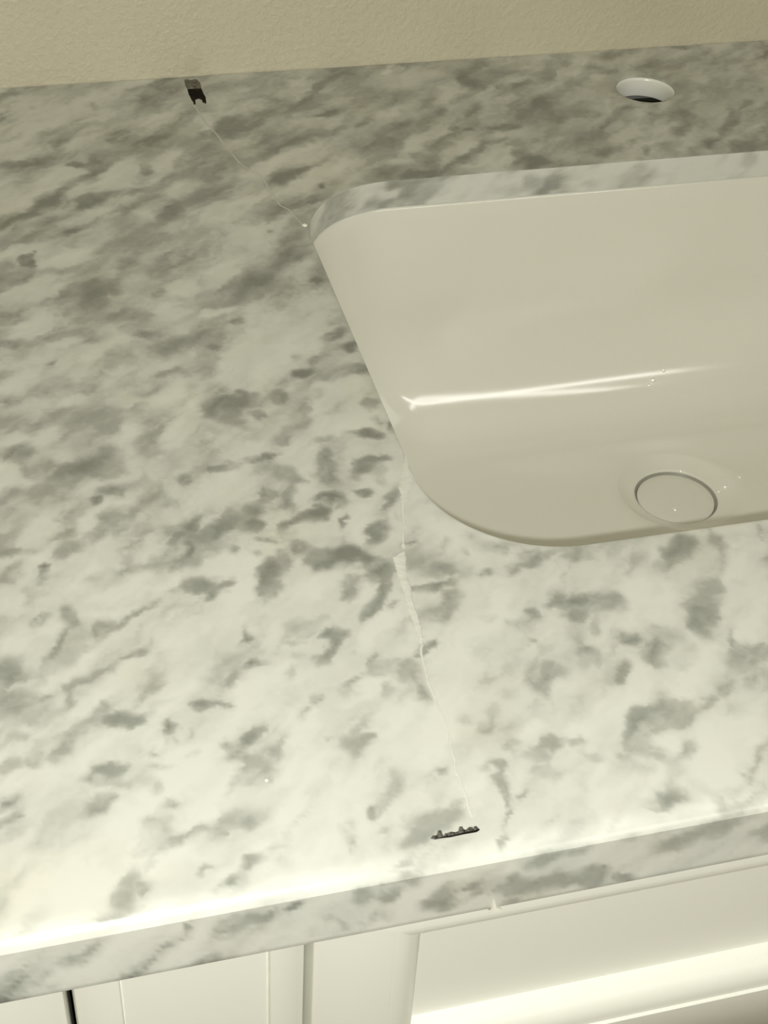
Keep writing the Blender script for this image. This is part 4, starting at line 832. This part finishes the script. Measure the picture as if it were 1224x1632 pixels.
def carcass(parent, x0, x1, ledges):
    """Box with sides, floor, back, toe kick and a face frame."""
    t, top, tf = .016, Z0 - T_CUT - .0012, Z0 - T_FRONT - .0008
    B = [box_vf(x0, YC + .02, 0, x0 + t, -.004, top), box_vf(x1 - t, YC + .02, 0, x1, -.004, top),
         box_vf(x0 + t, YC + .02, .09, x1 - t, -.004, .105), box_vf(x0 + t, -.012, .105, x1 - t, -.004, top - .16),
         box_vf(x0 + t, -.46, 0, x1 - t, -.445, .09),
         box_vf(x0, YC, .09, x0 + .036, YC + .019, tf), box_vf(x1 - .036, YC, .09, x1, YC + .019, tf)]
    for z in ledges:
        B.append(box_vf(x0 + .036, YC, z - .02, x1 - .036, YC + .019, min(z + .02, tf)))
    for xm in ([(x0 + x1) / 2] if x1 - x0 > .5 else []):
        B.append(box_vf(xm - .02, YC, .09, xm + .02, YC + .019, ledges[1] - .0201))
    v, f = join_vf(B)
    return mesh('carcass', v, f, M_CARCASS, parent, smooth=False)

ZTOP, ZBOT = Z0 - .042, .105
vanity = thing('vanity_cabinet', 'white sink cabinet with a moulded false drawer front below the marble top', 'cabinet', (.303, -.26, 0))
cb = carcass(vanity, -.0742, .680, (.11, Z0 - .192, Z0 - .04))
v, f = box_vf(-.05, -.0115, Z0 - .175, .66, -.001, Z0 - .0172)  # unseen board added to darken the view through the faucet hole
mesh('hole_backing', v, f, M_HOLEDARK, vanity, smooth=False, label='dark board added to make the faucet hole look black inside')
framed_front('drawer_front', vanity, .0054, .6006, Z0 - .190, ZTOP, .0290, .0290, .0305, .0275, 'moulded',
             label='wide false drawer front with a stepped moulding')
framed_front('corner_panel', vanity, -.0742, .0033, ZBOT, ZTOP, .0150, .0122, .030, .015, 'plain', label='narrow filler panel with a sunk field')
framed_front('corner_panel', vanity, .6027, .680, ZBOT, ZTOP, .0122, .0150, .030, .015, 'plain', label='narrow filler panel right of the false drawer front')
framed_front('door', vanity, .0054, .3020, ZBOT, Z0 - .193, .045, .045, .045, .045, 'moulded', pull=(.276, Z0 - .24))
framed_front('door', vanity, .3040, .6006, ZBOT, Z0 - .193, .045, .045, .045, .045, 'moulded', pull=(.330, Z0 - .24))

left = thing('drawer_cabinet', 'white drawer cabinet at the left end, beyond the black gap', 'cabinet', (-.337, -.26, 0))
carcass(left, RX0 + .002, -.0765, (.11, .355, .590, Z0 - .04))
for zb, zt in ((ZBOT, .352), (.356, .588), (.592, ZTOP)):
    framed_front('drawer_front', left, RX0 + .004, -.0765, zb, zt, .045, .045, .045, .045, 'moulded', pull=(-.337, (zb + zt) / 2))
right = thing('door_cabinet', 'white door cabinet at the right end of the marble countertop', 'cabinet', (.951, -.26, 0))
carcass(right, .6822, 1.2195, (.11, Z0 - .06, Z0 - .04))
framed_front('door', right, .6835, .9500, ZBOT, ZTOP, .045, .045, .045, .045, 'moulded', pull=(.925, .72))
framed_front('door', right, .9520, 1.2180, ZBOT, ZTOP, .045, .045, .045, .045, 'moulded', pull=(.977, .72))

# ------------------------------------------------------------------ small things
def bead_vf(p, n, r):
    q = n.to_track_quat('Z', 'Y')
    prof = [(1.0, -.08), (.985, .12), (.90, .34), (.74, .50), (.52, .62), (.26, .69), (.02, .71)]
    a = np.linspace(0, 2 * math.pi, 20, endpoint=False)
    return rings_vf([[tuple(p + q @ Vector((r * k * math.cos(t), r * k * math.sin(t), r * z))) for t in a] for k, z in prof],
                    True, True, True)
DROPS = [((0.28833, -0.16806, 0.73426), (0.0, -0.762, 0.648), .0011, 'small white glinting water droplet on the back slope of the sink, lower left of three'),
         ((0.291, -0.16643, 0.73635), (0.0, -0.808, 0.589), .0017, 'largest of three glinting water droplets on the back slope of the sink'),
         ((0.29817, -0.16353, 0.74055), (0.0, -0.847, 0.531), .0013, 'glinting water droplet on the back slope of the sink, upper right of three'),
         ((0.29086, -0.21901, 0.71016), (-0.103, -0.192, 0.976), .0014, 'glinting water droplet just behind the drain ring'),
         ((0.27488, -0.24909, 0.7087), (0.0, 0.0, 1.0), .0015, 'glinting water droplet on the pale drain stopper'),
         ((0.30422, -0.24096, 0.71046), (-0.31, 0.014, 0.951), .0010, 'small glinting water droplet close to the right of the drain, beside a larger one'),
         ((0.30844, -0.23934, 0.71212), (-0.414, -0.012, 0.91), .0017, 'largest of three glinting water droplets right of the drain'),
         ((0.31876, -0.23584, 0.71452), (-0.004, -0.001, 1.0), .0012, 'glinting water droplet right of the drain, farthest from it')]
for p, n, r, lab in DROPS:
    v, f = bead_vf(Vector(p), Vector(n), r)
    tag(mesh('water_droplet', v, f, M_BEAD, base=p, angle=80), lab, 'droplet', 'water droplets in the sink')

def crumb(x, y, r, seed, label):
    rng = np.random.default_rng(seed)
    bm = bmesh.new()
    bmesh.ops.create_icosphere(bm, subdivisions=2, radius=r)
    for w in bm.verts:
        w.co *= 0.8 + 0.4 * rng.random()
        w.co.z *= 0.55
        w.co += Vector((x, y, Z0 + r * .45))
    V = [tuple(w.co) for w in bm.verts]
    F = [[w.index for w in q.verts] for q in bm.faces]
    bm.free()
    tag(mesh('crumb', V, F, M_CAULK, base=(x, y, Z0), angle=50), label, 'crumb')
crumb(.0789, -.1795, .0013, 1, 'white plaster crumb beside the back left corner of the sink')
crumb(-.0066, -.5172, .0006, 2, 'tiny white plaster crumb on the front left of the countertop')
